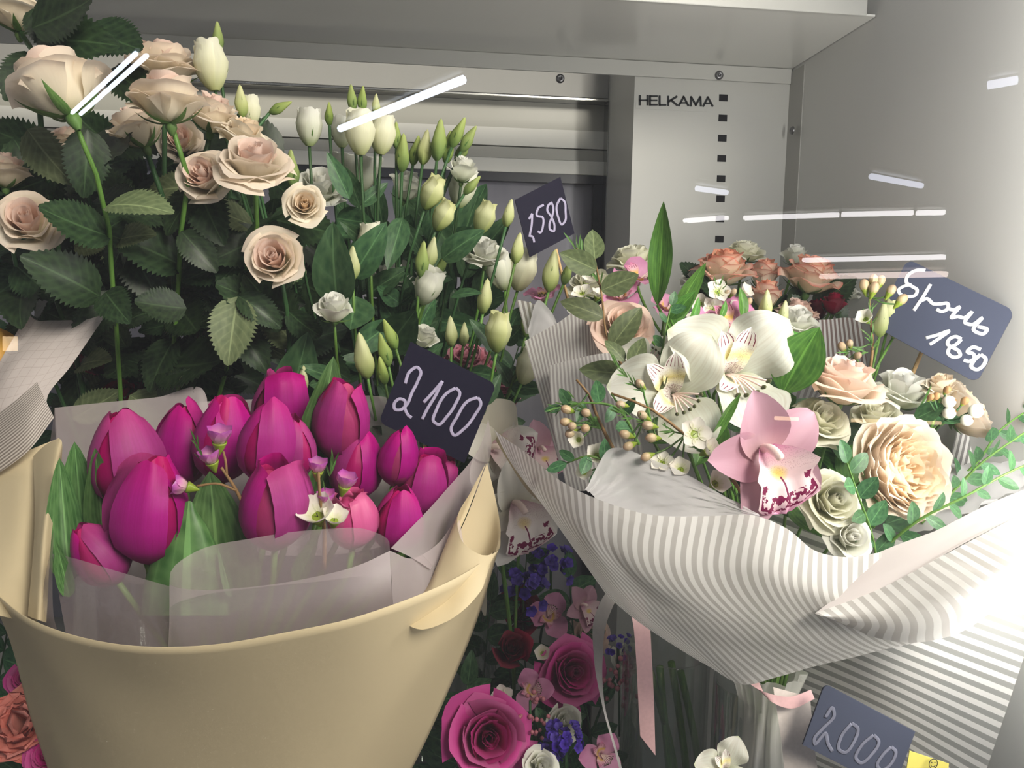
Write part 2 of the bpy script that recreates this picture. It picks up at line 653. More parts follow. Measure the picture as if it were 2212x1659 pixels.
ZC = CAM.z + 1.25
E_cool = emitter('tube_cool', (0.74, 0.83, 1.0, 1), 24.0)
E_dim = emitter('tube_dim', (0.80, 0.83, 1.0, 1), 9.0)
E_white = emitter('tube_white', (1.0, 0.96, 0.98, 1), 12.0)
E_pink = emitter('tube_pink', (1.0, 0.80, 0.74, 1), 10.0)
E_warm = emitter('tube_warm', (1.0, 0.72, 0.42, 1), 9.0)
for (q0, q1, h, mt, rr, dbl, nm) in [
        ((165, 245), (305, 118), ZC, E_cool, 0.013, 0.026, 'cool white twin tube on the shop ceiling over the roses'),
        ((735, 278), (1000, 172), ZC, E_cool, 0.026, 0.0, 'cool white tube on the shop ceiling over the lisianthus'),
        ((2135, 184), (2197, 173), ZC, E_dim, 0.024, 0.0, 'short cool tube on the shop ceiling at the side panel'),
        ((1882, 381), (1990, 401), ZC, E_dim, 0.03, 0.0, 'dim bluish tube on the shop ceiling above the long row'),
        ((1505, 407), (1570, 416), ZC, E_dim, 0.03, 0.0, 'faint short bluish tube far along the shop ceiling'),
        ((1482, 477), (1568, 470), ZC, E_white, 0.03, 0.05, 'faint white tube at the far end of the long row'),
        ((1608, 471), (1812, 464), ZC, E_white, 0.03, 0.05, 'long white tube, first in the far row'),
        ((1818, 463), (1972, 460), ZC, E_white, 0.03, 0.05, 'long white tube, second in the far row'),
        ((1980, 460), (2040, 459), ZC, E_white, 0.03, 0.05, 'short white tube, last in the far row'),
        ((1737, 562), (2040, 555), CAM.z + 0.55, E_white, 0.026, 0.04, 'white display tube above a far shop shelf'),
        ((1778, 597), (2040, 592), CAM.z + 0.30, E_pink, 0.026, 0.04, 'pinkish display tube under a far shop shelf'),
]:
    tube_lamp('ceiling_lamp', nm, mirror(Pz(q0[0], q0[1], h)), mirror(Pz(q1[0], q1[1], h)), rr, mt, True, dbl)
for q0, q1, nm in [((1840, 908), (2032, 914), 'warm strip lamp low in the shop opposite the peach rose'), ((1674, 903), (1724, 905), 'short warm strip lamp low in the shop opposite the orchid')]:
    tube_lamp('strip_lamp', nm, mirror(P(q0[0], q0[1], 2.6)), mirror(P(q1[0], q1[1], 2.6)), 0.007, E_warm, False)
lt_ = thing('wall_lantern', 'small warm lantern across the shop mirrored at the yellow tulip', 'lamp', mirror(P(22, 740, 2.4)))
for x_ in (11, 22, 33):
    part('tube', tube_mesh('tube', [mirror(P(x_, 758, 2.4)), mirror(P(x_, 727, 2.4))], 0.0065, E_warm, 8, 3), lt_)
# vertical cabinet lamp in the front corner, reflected in the rear window
E_lamp = emitter('cabinet_tube', (1.0, 0.97, 0.92, 1), 46.0)
xl, yl = XW - 0.05, 0.395
lamp = thing('cabinet_lamp', 'vertical white tube lamp in the front corner of the cabinet', 'lamp', (xl + 0.03, yl, CAM.z))
part('tube', tube_mesh('tube', [(xl, yl, CAM.z - 0.24), (xl, yl, CAM.z + 0.28)], 0.011, E_lamp, 12, 3), lamp)
part('holder', tube_mesh('holder', [(xl + 0.02, yl, CAM.z - 0.26), (xl + 0.02, yl, CAM.z + 0.30)], 0.009, M_white, 4, 2), lamp)
# ------------------------------------------------------------------ flower materials
G_stem = leafmat('stem_green', (74, 112, 46), (104, 142, 62), 0.05, 0.45, ribs=False)
G_stemd = leafmat('stem_dark_green', (44, 78, 44), (66, 100, 58), 0.05, 0.45, ribs=False)
G_rose = leafmat('rose_leaf', (28, 44, 28), (48, 68, 40), 0.12, 0.4, 8)
G_roseu = leafmat('rose_leaf_underside', (92, 106, 74), (118, 130, 92), 0.2, 0.5, 8)
G_eust = leafmat('lisianthus_leaf', (44, 76, 50), (72, 104, 66), 0.15, 0.42, 3)
G_tulip = leafmat('tulip_leaf', (58, 96, 48), (96, 134, 78), 0.15, 0.42, parallel=True)
G_alst = leafmat('alstroemeria_leaf', (62, 110, 46), (92, 144, 60), 0.25, 0.35, parallel=True)
G_rusc = leafmat('ruscus_leaf', (48, 88, 58), (74, 116, 72), 0.15, 0.38, 3)
G_olive = leafmat('pistache_leaf', (76, 88, 58), (98, 108, 72), 0.15, 0.45, 5)
G_bud = petal('bud_green', [(0.0, (96, 128, 62)), (0.5, (146, 166, 90)), (1.0, (176, 190, 112))], 0.2, 0.1)
G_sepal = leafmat('sepal_green', (84, 116, 58), (110, 142, 78), 0.2, 0.5, ribs=False)
G_need = leafmat('waxflower_needle', (66, 104, 50), (98, 132, 66), 0.1, 0.4, ribs=False)
B_twig = simple('waxflower_twig', (132, 104, 70), 0.6, 0.2, nz=0.2, nscale=90)

BL_in = petal('blush_inner', [(0, (226, 200, 164)), (0.5, (246, 218, 202)), (1, (248, 226, 214))], 0.36)
BL_out = petal('blush_outer', [(0, (216, 214, 166)), (0.3, (244, 234, 210)), (0.8, (249, 238, 220)), (1, (248, 232, 216))], 0.38)
CR_in = petal('cream_inner', [(0, (226, 200, 150)), (0.6, (250, 226, 192)), (1, (250, 232, 206))], 0.36)
CR_out = petal('cream_outer', [(0, (214, 208, 160)), (0.4, (246, 234, 210)), (1, (248, 238, 220))], 0.36)
WH_in = petal('white_inner', [(0, (214, 222, 176)), (0.5, (240, 240, 228)), (1, (244, 244, 238))], 0.36)
WH_out = petal('white_outer', [(0, (178, 196, 130)), (0.25, (226, 230, 206)), (1, (242, 242, 234))], 0.36)
IV_out = petal('ivory_outer', [(0, (206, 212, 150)), (0.35, (238, 238, 206)), (1, (244, 243, 226))], 0.36)
GC_out = petal('green_cream', [(0, (132, 156, 76)), (0.35, (196, 204, 140)), (0.8, (224, 226, 180)), (1, (214, 216, 160))], 0.3)
PE_in = petal('peach_inner', [(0, (248, 200, 130)), (0.45, (254, 228, 190)), (1, (254, 238, 214))], 0.5)
PE_out = petal('peach_outer', [(0, (244, 226, 186)), (0.5, (252, 236, 214)), (1, (253, 240, 226))], 0.5)
PK_in = petal('pink_inner', [(0, (246, 210, 180)), (0.6, (252, 234, 216)), (1, (250, 224, 212))], 0.42)
PK_out = petal('pink_outer', [(0, (244, 230, 204)), (0.6, (252, 236, 218)), (1, (250, 222, 208))], 0.42)
OR_in = petal('coral_rim_inner', [(0, (244, 230, 180)), (0.62, (252, 226, 192)), (0.86, (250, 214, 184)), (1, (236, 156, 130))], 0.38)
OR_out = petal('coral_rim_outer', [(0, (230, 228, 178)), (0.62, (250, 234, 212)), (0.88, (248, 218, 198)), (1, (232, 150, 132))], 0.38)
MG_in = petal('magenta_inner', [(0, (160, 30, 96)), (0.6, (190, 46, 124)), (1, (204, 74, 148))], 0.25)
MG_out = petal('magenta_outer', [(0, (166, 40, 110)), (0.6, (200, 66, 144)), (1, (214, 96, 164))], 0.25)
RD_out = petal('burgundy', [(0, (92, 18, 34)), (1, (150, 34, 62))], 0.2)
DP_out = petal('dusty_pink', [(0, (170, 110, 104)), (0.7, (206, 130, 146)), (1, (214, 150, 166))], 0.28)
SA_out = petal('salmon', [(0, (190, 120, 100)), (1, (224, 140, 130))], 0.28)
TU_out = petal('tulip_outer', [(0, (150, 44, 120)), (0.12, (156, 28, 120)), (0.7, (168, 32, 130)), (1, (190, 34, 130))], 0.2, 0.4, 0.5, 40, 0.25)
TU_in = petal('tulip_inner', [(0, (140, 16, 90)), (0.8, (176, 14, 104)), (1, (200, 22, 112))], 0.22, 0.4, 0.5, 40, 0.25)
TP_out = petal('tulip_pink', [(0, (196, 90, 150)), (0.6, (214, 84, 150)), (1, (226, 96, 156))], 0.24, 0.2, 0.36, 34, 0.35)
TY_out = petal('tulip_yellow', [(0, (206, 150, 40)), (0.7, (240, 176, 40)), (1, (244, 190, 70))], 0.26, 0.2, 0.4, 34)
CY_p = petal('orchid_pink', [(0, (210, 178, 178)), (0.4, (190, 146, 162)), (1, (200, 158, 176))], 0.3, 0.14, 0.45, 16)
CW_p = petal('orchid_white', [(0, (216, 214, 190)), (0.4, (226, 222, 212)), (1, (230, 226, 222))], 0.3, 0.1, 0.45, 16)
AW_o = petal('alstroemeria_white', [(0, (206, 214, 176)), (0.3, (216, 220, 204)), (0.93, (226, 226, 218)), (1, (214, 222, 186))], 0.34, 0.5, 0.5, 26)
AP_o = petal('alstroemeria_pink', [(0, (222, 190, 190)), (0.4, (226, 160, 196)), (1, (220, 140, 186))], 0.32, 0.16, 0.5, 30)
WX_p = petal('waxflower_white', [(0, (214, 216, 176)), (0.4, (240, 236, 224)), (1, (246, 242, 236))], 0.3, 0.04, 0.35, 8, 0.4)
WX_k = petal('waxflower_pink', [(0, (216, 190, 180)), (0.6, (206, 120, 184)), (1, (178, 84, 176))], 0.3, 0.08, 0.35, 8, 0.4)
WX_c = simple('waxflower_centre', (128, 148, 46), 0.35, 0.4, nz=0.2, nscale=200)
WX_b = petal('waxflower_bud', [(0, (150, 156, 84)), (0.5, (206, 186, 150)), (1, (186, 152, 128))], 0.2, 0.1, 0.35, 8, 0.4)
SN_b = simple('snowberry_white', (240, 240, 226), 0.35, 0.4, nz=0.03, nscale=80)
BR_b = simple('brown_bud', (150, 116, 76), 0.45, 0.3, nz=0.2, nscale=120)
PB_b = simple('pink_berry', (178, 108, 118), 0.4, 0.4, nz=0.2, nscale=120)
ST_b = petal('statice_blue', [(0, (60, 40, 120)), (1, (96, 72, 190))], 0.2, 0.1)
AN_t = simple('anther', (88, 92, 60), 0.6, 0.2, nz=0.2, nscale=200)
CO_l = simple('orchid_column', (238, 214, 206), 0.4, 0.4, nz=0.05, nscale=100)
DOT = simple('ink_dot', (70, 40, 40), 0.6, 0.2)


def speckled(name, base, rim, yellow, mark, streak=True, dens=1.0):
    """inner tepals of alstroemeria / orchid lip: yellow throat, dark dashes fanning along the petal"""
    t = NT(name)
    u, v = t.uv()
    c = t.ramp(v, [(0.0, lin(base)), (0.3, lin(base)), (0.48, lin(yellow)), (0.66, lin(base)), (1.0, lin(rim))] if streak else [(0.0, lin(rim)), (0.3, lin(base)), (0.8, lin(base)), (1.0, lin(rim))])
    if streak:
        m = t.mapping(t.coord('UV'), (11.0 * dens, 5.0 * dens, 1))
        vo = t.n('ShaderNodeTexVoronoi')
        t.l(m, vo.inputs[0])
        d = t.math('LESS_THAN', vo.outputs['Distance'], t.math('MULTIPLY_ADD', v, -0.1, 0.27))
        zone = t.math('MULTIPLY', t.math('GREATER_THAN', v, 0.16), t.math('LESS_THAN', v, 0.74))
        k = t.math('MULTIPLY', d, zone)
        s = t.math('LESS_THAN', t.math('ABSOLUTE', t.math('SUBTRACT', t.math('FRACT', t.math('MULTIPLY', u, 5.0)), 0.5)), 0.10)
        z2 = t.math('MULTIPLY', t.math('GREATER_THAN', v, 0.70), t.math('LESS_THAN', v, 0.93))
        k = t.math('MAXIMUM', k, t.math('MULTIPLY', s, z2))
        z3 = t.math('MULTIPLY', t.math('LESS_THAN', v, 0.3), t.math('LESS_THAN', vo.outputs['Distance'], 0.40))
        k = t.math('MAXIMUM', k, z3)
    else:
        # blotched rim: dark marks gather near the margin, a dark mid-line
        e = t.math('MAXIMUM', t.math('MULTIPLY', t.math('ABSOLUTE', t.math('SUBTRACT', u, 0.5)), 2.0), v)
        nz = t.noise(10.0, 2, t.coord('UV'))
        band_ = t.math('MULTIPLY', t.math('GREATER_THAN', e, 0.70), t.math('LESS_THAN', e, 0.93))
        k = t.math('MULTIPLY', band_, t.math('GREATER_THAN', nz, 0.49))
        far = t.math('GREATER_THAN', v, 0.5)
        k = t.math('MULTIPLY', k, far)
        ml = t.math('MULTIPLY', t.math('LESS_THAN', t.math('ABSOLUTE', t.math('SUBTRACT', u, 0.5)), 0.016), t.math('GREATER_THAN', v, 0.45))
        k = t.math('MAXIMUM', k, t.math('MULTIPLY', ml, t.math('LESS_THAN', v, 0.85)))
        vo = t.n('ShaderNodeTexVoronoi')
        t.l(t.mapping(t.coord('UV'), (16, 16, 1)), vo.inputs[0])
        dd = t.math('MULTIPLY', t.math('LESS_THAN', vo.outputs['Distance'], 0.22), t.math('LESS_THAN', v, 0.42))
        k = t.math('MAXIMUM', k, t.math('MULTIPLY', dd, 0.8))
    if not streak:
        du_ = t.math('POWER', t.math('MULTIPLY', t.math('SUBTRACT', u, 0.5), 6.5), 2.0)
        dv_ = t.math('POWER', t.math('MULTIPLY', t.math('SUBTRACT', v, 0.40), 8.0), 2.0)
        c = t.mix(t.math('MAXIMUM', t.math('SUBTRACT', 1.0, t.math('ADD', du_, dv_)), 0.0), c, lin(yellow))
    c = t.mix(k, c, lin(mark))
    p = t.principled(c, 0.5, 0.25)
    return t.done(t.shmix(0.25, p, t.trl(c)))


AI_w = speckled('alstroemeria_white_marked', (244, 241, 232), (248, 244, 240), (242, 230, 160), (120, 20, 56))
AI_p = speckled('alstroemeria_pink_marked', (236, 190, 200), (220, 120, 170), (226, 190, 80), (110, 20, 50))
LIP_p = speckled('orchid_lip_marked', (236, 212, 214), (222, 150, 190), (232, 206, 110), (118, 16, 68), False)
LIP_w = speckled('orchid_lip_white_marked', (236, 226, 222), (222, 186, 196), (228, 206, 150), (118, 16, 68), False)


# ------------------------------------------------------------------ flower shapes (unit diameter, axis +Z, foot at the origin)
def cup_petal(r, h, c, drop, phi, az, rb=0.05, bel=0.95, tip=0.05, wave=0.0, wk=3.0, ph=0.0, nu=8, nv=9, z0=0.0, cut=0.16, belly=0.25, lean=0.0, roll=0.0):
    u = np.linspace(-1, 1, nu + 1)[None, :]
    v0 = np.linspace(0, 1, nv + 1)[:, None]
    v = v0 * (1 - cut * np.abs(u) ** 2.4 * v0)
    p = [(rb, 0.0), (r * bel, h * belly * 0.3), (r * 0.92, h * 0.75), (r + c, h - drop)]
    b = [(1 - v) ** 3, 3 * v * (1 - v) ** 2, 3 * v * v * (1 - v), v ** 3]
    rr = sum(bb * pp[0] for bb, pp in zip(b, p))
    zz = sum(bb * pp[1] for bb, pp in zip(b, p))
    w = 0.42 + 0.58 * np.sin(np.clip(v0 / 0.62, 0, 1) * np.pi / 2)
    a = az + u * phi * w
    rr = rr + tip * np.exp(-(u / 0.3) ** 2) * v0 ** 4 + wave * np.sin(wk * u + ph) * v0 ** 3
    zz = zz + z0 + wave * 0.8 * np.cos(wk * 1.3 * u + ph * 2) * v0 ** 4 - tip * 0.5 * np.exp(-(u / 0.3) ** 2) * v0 ** 5
    jr = np.random.RandomState(int(abs(az) * 977) % 99991).uniform(-1, 1, nu + 1)[None, :]
    zz = zz + 0.012 * jr * v0 ** 8
    rr = rr + 0.010 * jr[:, ::-1] * v0 ** 6 + 0.10 * c * u ** 2 * v0 ** 2 + lean * v0 + roll * np.abs(u) ** 3 * v0 ** 2
    zz = zz - roll * 0.9 * np.abs(u) ** 3 * v0 ** 3
    return np.stack([rr * np.cos(a), rr * np.sin(a), zz], -1)


def tepal(L, Wd, th0=0.2, bend=0.6, cup=0.3, a=0.8, b=0.7, az=0.0, nu=6, nv=9, wave=0.0, wk=4, ph=0.0, base=0.0, r0=0.0, z0=0.0, tw=0.0, fold=0.0, frill=0.0):
    v = np.linspace(0, 1, nv + 1)
    th = th0 + bend * v
    dy, dz = np.cos(th), np.sin(th)
    y = np.r_[0, np.cumsum((dy[1:] + dy[:-1]) / 2)] / nv * L + r0
    z = np.r_[0, np.cumsum((dz[1:] + dz[:-1]) / 2)] / nv * L + z0
    w = np.maximum(np.sin(np.pi * np.clip(v, 0.0, 1) ** a), 0) ** b
    w = np.maximum(w, base * (1 - v))
    u = np.linspace(-1, 1, nu + 1)
    X = u[None, :] * (w * Wd)[:, None]
    up = (cup * Wd * (u[None, :] ** 2) * w[:, None] + fold * Wd * np.abs(u[None, :]) * w[:, None]
          + wave * np.sin(wk * np.pi * v[:, None] + ph + u[None, :] * 1.3) * np.abs(u[None, :]) * w[:, None])
    if frill:
        fr = frill * np.sin(u * 17 + ph)[None, :] * (v[:, None] ** 6)
        up = up + fr
    Yp = y[:, None] - np.sin(th)[:, None] * up
    Zp = z[:, None] + np.cos(th)[:, None] * up
    if tw:
        X = X + tw * (v[:, None] ** 2)
    c, s = math.cos(az - math.pi / 2), math.sin(az - math.pi / 2)
    return np.stack([X * c - Yp * s, X * s + Yp * c, Zp], -1)


def sphere_pts(r, c=(0, 0, 0), sx=1, sz=1, nu=10, nv=6):
    v = np.linspace(0.001, np.pi - 0.001, nv + 1)[:, None]
    u = np.linspace(0, 2 * np.pi, nu + 1)[None, :]
    return np.stack([c[0] + r * sx * np.sin(v) * np.cos(u), c[1] + r * sx * np.sin(v) * np.sin(u), c[2] - r * sz * np.cos(v) * np.ones_like(u)], -1)


def sepals(n, L, Wd, th0, bend, mat, r0=0.05, z0=0.0, rr=None):
    out = []
    for k in range(n):
        j = (rr or rng)
        out.append(('sepal', grid_mesh('sepal', tepal(L * j.uniform(0.85, 1.15), Wd, th0 + j.uniform(-.15, .15), bend + j.uniform(-.2, .2), 0.4, 0.55, 0.9, 2 * math.pi * k / n + j.uniform(-.2, .2), 2, 7, base=0.9, r0=r0, z0=z0), mat)))
    return out


TPL = {}


def tpl(key, parts, h):
    TPL[key] = dict(parts=parts, h=h)


def make_rose(key, m_in, m_out, n=22, h=0.62, op=1.0, seed=1, ruffle=0.012, sep=True, tipk=1.0, rmin=0.055):
    """tight wrapped heart, cupped middle petals, wide reflexed outer petals"""
    r_ = random.Random(seed)
    parts = []
    n0 = max(4, int(n * 0.25))
    n1 = max(4, int(n * 0.38))
    for i in range(n):
        az = i * 2.39996 + r_.uniform(-.3, .3)
        if i < n0:
            t = i / n0
            a = dict(r=0.035 + 0.075 * t, h=h * r_.uniform(.92, 1.0), c=0.004 + .012 * t, drop=0.0, phi=2.1 - .5 * t, tip=0.0, lean=0.0, wave=ruffle * .3)
        elif i < n0 + n1:
            t = (i - n0) / n1
            a = dict(r=(0.12 + 0.13 * t) * (0.6 + .4 * op), h=h * r_.uniform(.9, 1.02), c=(0.02 + .05 * t) * op + r_.uniform(-.01, .015), drop=.02 + .04 * t * op, phi=1.35 - .25 * t, tip=.015 * tipk, lean=r_.uniform(0, .05), wave=ruffle * .7)
        else:
            t = (i - n0 - n1) / max(1, n - n0 - n1 - 1)
            a = dict(r=(0.26 + 0.10 * t) * (0.5 + .5 * op), h=h * (r_.uniform(.82, .97) - .20 * t * op), c=(0.08 + .10 * t) * op + r_.uniform(-.02, .025), drop=(.08 + .12 * t) * op, phi=1.15 - .1 * t, tip=(.03 + .04 * t) * tipk * r_.uniform(.4, 1.3), lean=r_.uniform(-.02, .07), wave=ruffle * 1.3)
        pts = cup_petal(a['r'], a['h'], a['c'], a['drop'], a['phi'], az, 0.03, 1.05, a['tip'], a['wave'], r_.uniform(2, 5), r_.uniform(0, 6), 10, 11, lean=a['lean'], roll=0.0 if i < n0 else (.05 if i < n0 + n1 else .09) * op)
        parts.append(('petal', grid_mesh('petal', pts, m_in if i < n0 + n1 * .6 else m_out)))
    if sep:
        parts += sepals(5, 0.46, 0.055, 0.05, 0.9, G_sepal, 0.05, -0.01, r_)
        parts.append(('hip', lathe_mesh('hip', [(0.02, -0.16), (0.045, -0.13), (0.075, -0.06), (0.07, 0.0), (0.05, 0.02)], G_sepal, 10)))
    tpl(key, parts, h * 0.55)


def make_rosette(key, m_in, m_out, n=58, seed=3, h=0.5):
    """very double garden rose: crowded upright folded petals inside a wide ruffled cup"""
    r_ = random.Random(seed)
    parts = []
    for i in range(n):
        t = i / (n - 1)
        r = 0.02 + 0.43 * t ** 0.72
        hh = h * (1.0 - 0.12 * (1 - t) - 0.35 * max(0, t - 0.6) ** 1.3 * 2) + r_.uniform(-.035, .03)
        c = 0.01 + 0.07 * t ** 2 + r_.uniform(-.012, .02)
        phi = 0.75 - 0.18 * t + r_.uniform(-.08, .1)
        if t < 0.08:
            phi = 1.4
        pts = cup_petal(r, hh, c, 0.02 + 0.12 * t ** 3, phi, i * 2.39996 + r_.uniform(-.3, .3), 0.02 + 0.04 * t, 1.0, 0.02, 0.022, r_.uniform(3, 7), r_.uniform(0, 6), 8, 8, cut=0.12)
        parts.append(('petal', grid_mesh('petal', pts, m_in if t < 0.55 else m_out)))
    parts += sepals(5, 0.3, 0.05, -0.3, 0.9, G_sepal, 0.05, -0.01, r_)
    tpl(key, parts, h * 0.6)


def make_carnation(key, mat, n=40, seed=5):
    r_ = random.Random(seed)
    parts = []
    for i in range(n):
        t = i / (n - 1)
        pts = tepal(0.5, 0.2, 1.45 - 1.25 * t + r_.uniform(-.1, .1), -0.5 * t + r_.uniform(-.3, .3), 0.15, 1.5, 0.5, i * 2.39996, 8, 6, 0.03, 5, r_.uniform(0, 6), 0.25, 0.01, 0.0, 0, 0.0, 0.035)
        parts.append(('petal', grid_mesh('petal', pts, mat)))
    tpl(key, parts, 0.25)


def make_tulip(key, m_out, m_in, seed, lean=0.0, top=0.30, flap=-1, hgt=1.32):
    """unit = greatest width; taller than wide"""
    r_ = random.Random(seed)
    parts = []
    nu, nv = 10, 14
    for k in range(6):
        outer = k < 3
        az = k * 2.0944 + (0 if outer else 1.0472) + r_.uniform(-.12, .12)
        R = 0.50 if outer else 0.455
        Ht = hgt * (r_.uniform(0.93, 1.04) if outer else r_.uniform(0.9, 1.0))
        u = np.linspace(-1, 1, nu + 1)[None, :]
        v = np.linspace(0, 1, nv + 1)[:, None]
        rk = np.interp(v, [0, 0.08, 0.2, 0.38, 0.6, 0.8, 0.93, 1.0], [0.2, 0.55, 0.86, 1.0, 0.93, 0.68, 0.45, top])
        rr = R * rk
        if k == flap:
            rr = rr + 0.15 * v ** 2.5
        w = np.sin(np.pi * np.clip(0.10 + 0.80 * v ** 0.85, 0, 1)) ** 0.60 * 1.12
        a = az + u * w / np.maximum(rk, 0.42) * 0.70
        rr = rr + 0.045 * (u ** 4) * v ** 0.5 * (1 if outer else 0.3) - 0.02 * np.exp(-(u / 0.10) ** 2) * v + 0.022 * u * (1 if outer else 0.6)
        rr = rr + 0.014 * np.sin(5 * u + r_.uniform(0, 6)) * v ** 2
        z = Ht * v - 0.10 * np.abs(u) ** 2 * v ** 3 + 0 * u
        x, y = rr * np.cos(a), rr * np.sin(a)
        x = x + lean * v ** 2
        parts.append(('petal', grid_mesh('petal', np.stack([x, y, z], -1), m_out if outer else m_in)))
    tpl(key, parts, hgt * 0.5)


def make_bell(key, mat, seed, hgt=1.45, top=0.42, n=6, frill=0.02):
    """half-open lisianthus: overlapping petals spiralled into a bell, thin sepals at the foot"""
    r_ = random.Random(seed)
    parts = []
    for k in range(n):
        nu, nv = 8, 10
        u = np.linspace(-1, 1, nu + 1)[None, :]
        v = np.linspace(0, 1, nv + 1)[:, None]
        az = k * 2 * math.pi / n + r_.uniform(-.15, .15)
        rk = np.interp(v, [0, 0.12, 0.35, 0.6, 0.85, 1.0], [0.14, 0.30, 0.45, 0.5, top * 0.98, top])
        rr = rk + 0.05 * u * v + frill * np.sin(7 * u + r_.uniform(0, 6)) * v ** 4
        a = az + u * 0.95 + 0.35 * v
        z = hgt * (v - 0.13 * np.abs(u) ** 2 * v ** 2) * r_.uniform(0.93, 1.03) + 0.02 * np.sin(9 * u) * v ** 6
        parts.append(('petal', grid_mesh('petal', np.stack([rr * np.cos(a), rr * np.sin(a), z + 0 * u], -1), mat)))
    parts += sepals(5, 0.85, 0.05, 0.95, 0.5, G_sepal, 0.13, 0.0, r_)
    tpl(key, parts, hgt * 0.5)


def make_bud(key, mat, seed, hgt=2.6):
    """slim twisted bud; unit = width"""
    r_ = random.Random(seed)
    nu, nv = 12, 14
    u = np.linspace(0, 2 * np.pi, nu + 1)[None, :]
    v = np.linspace(0, 1, nv + 1)[:, None]
    rr = np.interp(v, [0, 0.08, 0.25, 0.42, 0.65, 0.85, 0.97, 1], [0.1, 0.3, 0.47, 0.5, 0.36, 0.2, 0.12, 0.02]) * (1 + 0.10 * np.cos(3 * u + 5 * v))
    pts = np.stack([rr * np.cos(u), rr * np.sin(u), hgt * v + 0 * u], -1)
    parts = [('corolla', grid_mesh('corolla', pts, mat))]
    parts += sepals(5, hgt * 0.6, 0.09, 1.15, 0.35, G_sepal, 0.12, 0.0, r_)
    tpl(key, parts, hgt * 0.5)


def make_cymbidium(key, mp, ml, seed):
    r_ = random.Random(seed)
    parts = []
    for az, L, Wd, th in [(90, 0.52, 0.20, 0.55), (18, 0.54, 0.185, 0.22), (165, 0.52, 0.175, 0.45), (232, 0.54, 0.18, 0.3), (312, 0.50, 0.17, 0.25)]:
        parts.append(('sepal', grid_mesh('sepal', tepal(L, Wd, th, -0.35, 0.35, 0.78, 0.62, math.radians(az), 8, 10, 0.02, 2, r_.uniform(0, 6), 0.45), mp)))
    # lip: a deep scoop with rising side lobes and a ruffled spotted apron
    nu, nv = 14, 16
    u = np.linspace(-1, 1, nu + 1)[None, :]
    v = np.linspace(0, 1, nv + 1)[:, None]
    wd = np.interp(v, [0, 0.15, 0.38, 0.52, 0.62, 0.82, 0.93, 1.0], [0.05, 0.13, 0.20, 0.16, 0.17, 0.2, 0.16, 0.07])
    x = u * wd * 1.3
    y = 0.07 - 0.50 * v + 0.03 * np.abs(u) * v
    zc = np.interp(v, [0, 0.3, 0.55, 0.8, 1.0], [0.03, 0.10, 0.17, 0.15, 0.05])
    lobe = np.interp(v, [0, 0.2, 0.4, 0.55, 1.0], [0.08, 0.19, 0.17, 0.04, 0.03])
    z = zc + lobe * np.abs(u) ** 1.6 + 0.018 * np.sin(10 * u + 3 * v) * v ** 2
    parts.append(('lip', grid_mesh('lip', np.stack([x, y, z], -1), ml)))
    parts.append(('column', tube_mesh('column', [(0, 0.05, 0.02), (0, 0.06, 0.12), (0, 0.02, 0.2), (0, -0.02, 0.235)], [0.03, 0.03, 0.034, 0.03], CO_l, 8, 8)))
    tpl(key, parts, 0.1)


def make_alstro(key, mo, mi, seed):
    r_ = random.Random(seed)
    parts = []
    for az in (35, 150, 268):
        parts.append(('outer_tepal', grid_mesh('outer_tepal', tepal(0.60, 0.25, 0.95 + r_.uniform(-.15, .15), -1.05 + r_.uniform(-.2, .2), r_.uniform(-.1, .3), 1.2, 0.78, math.radians(az + r_.uniform(-8, 8)), 12, 14, 0.05, 3.5, r_.uniform(0, 6), 0.3, fold=r_.uniform(-.1, .2)), mo)))
    for az, L in ((70, 0.40), (120, 0.40), (215, 0.36)):
        parts.append(('inner_tepal', grid_mesh('inner_tepal', tepal(L, 0.085, 1.2, -0.75, 0.35, 1.15, 0.6, math.radians(az + r_.uniform(-6, 6)), 6, 10, 0.03, 3, r_.uniform(0, 6), 0.25, 0.01, 0.01), mi)))
    for k in range(6):
        a = math.radians(285 + (k - 2.5) * 14)
        q = [(0, 0, 0.02), (0.07 * math.cos(a), 0.07 * math.sin(a), 0.16), (0.2 * math.cos(a), 0.2 * math.sin(a), 0.24 + 0.02 * (k % 3))]
        f = ('stamen', tube_mesh('stamen', q, 0.008, CO_l, 5, 6))
        parts.append(f)
        parts.append(('anther', grid_mesh('anther', sphere_pts(0.02, q[2], 0.8, 1.5, 6, 5), AN_t)))
    tpl(key, parts, 0.14)


def make_wax(key, mat, seed, th0=0.2):
    r_ = random.Random(seed)
    parts = []
    for k in range(5):
        parts.append(('petal', grid_mesh('petal', tepal(0.46, 0.25, th0, 0.35, 0.4, 0.85, 0.5, 2 * math.pi * k / 5, 6, 6, base=0.3, r0=0.12, z0=0.04), mat)))
    parts.append(('cup', lathe_mesh('cup', [(0.03, -0.30), (0.1, -0.16), (0.17, 0.0), (0.19, 0.06), (0.165, 0.05), (0.12, 0.03), (0.0, 0.035)], WX_c, 10)))
    parts.append(('style', tube_mesh('style', [(0, 0, 0.03), (0, 0, 0.16)], 0.014, AN_t, 5, 3)))
    tpl(key, parts, 0.05)


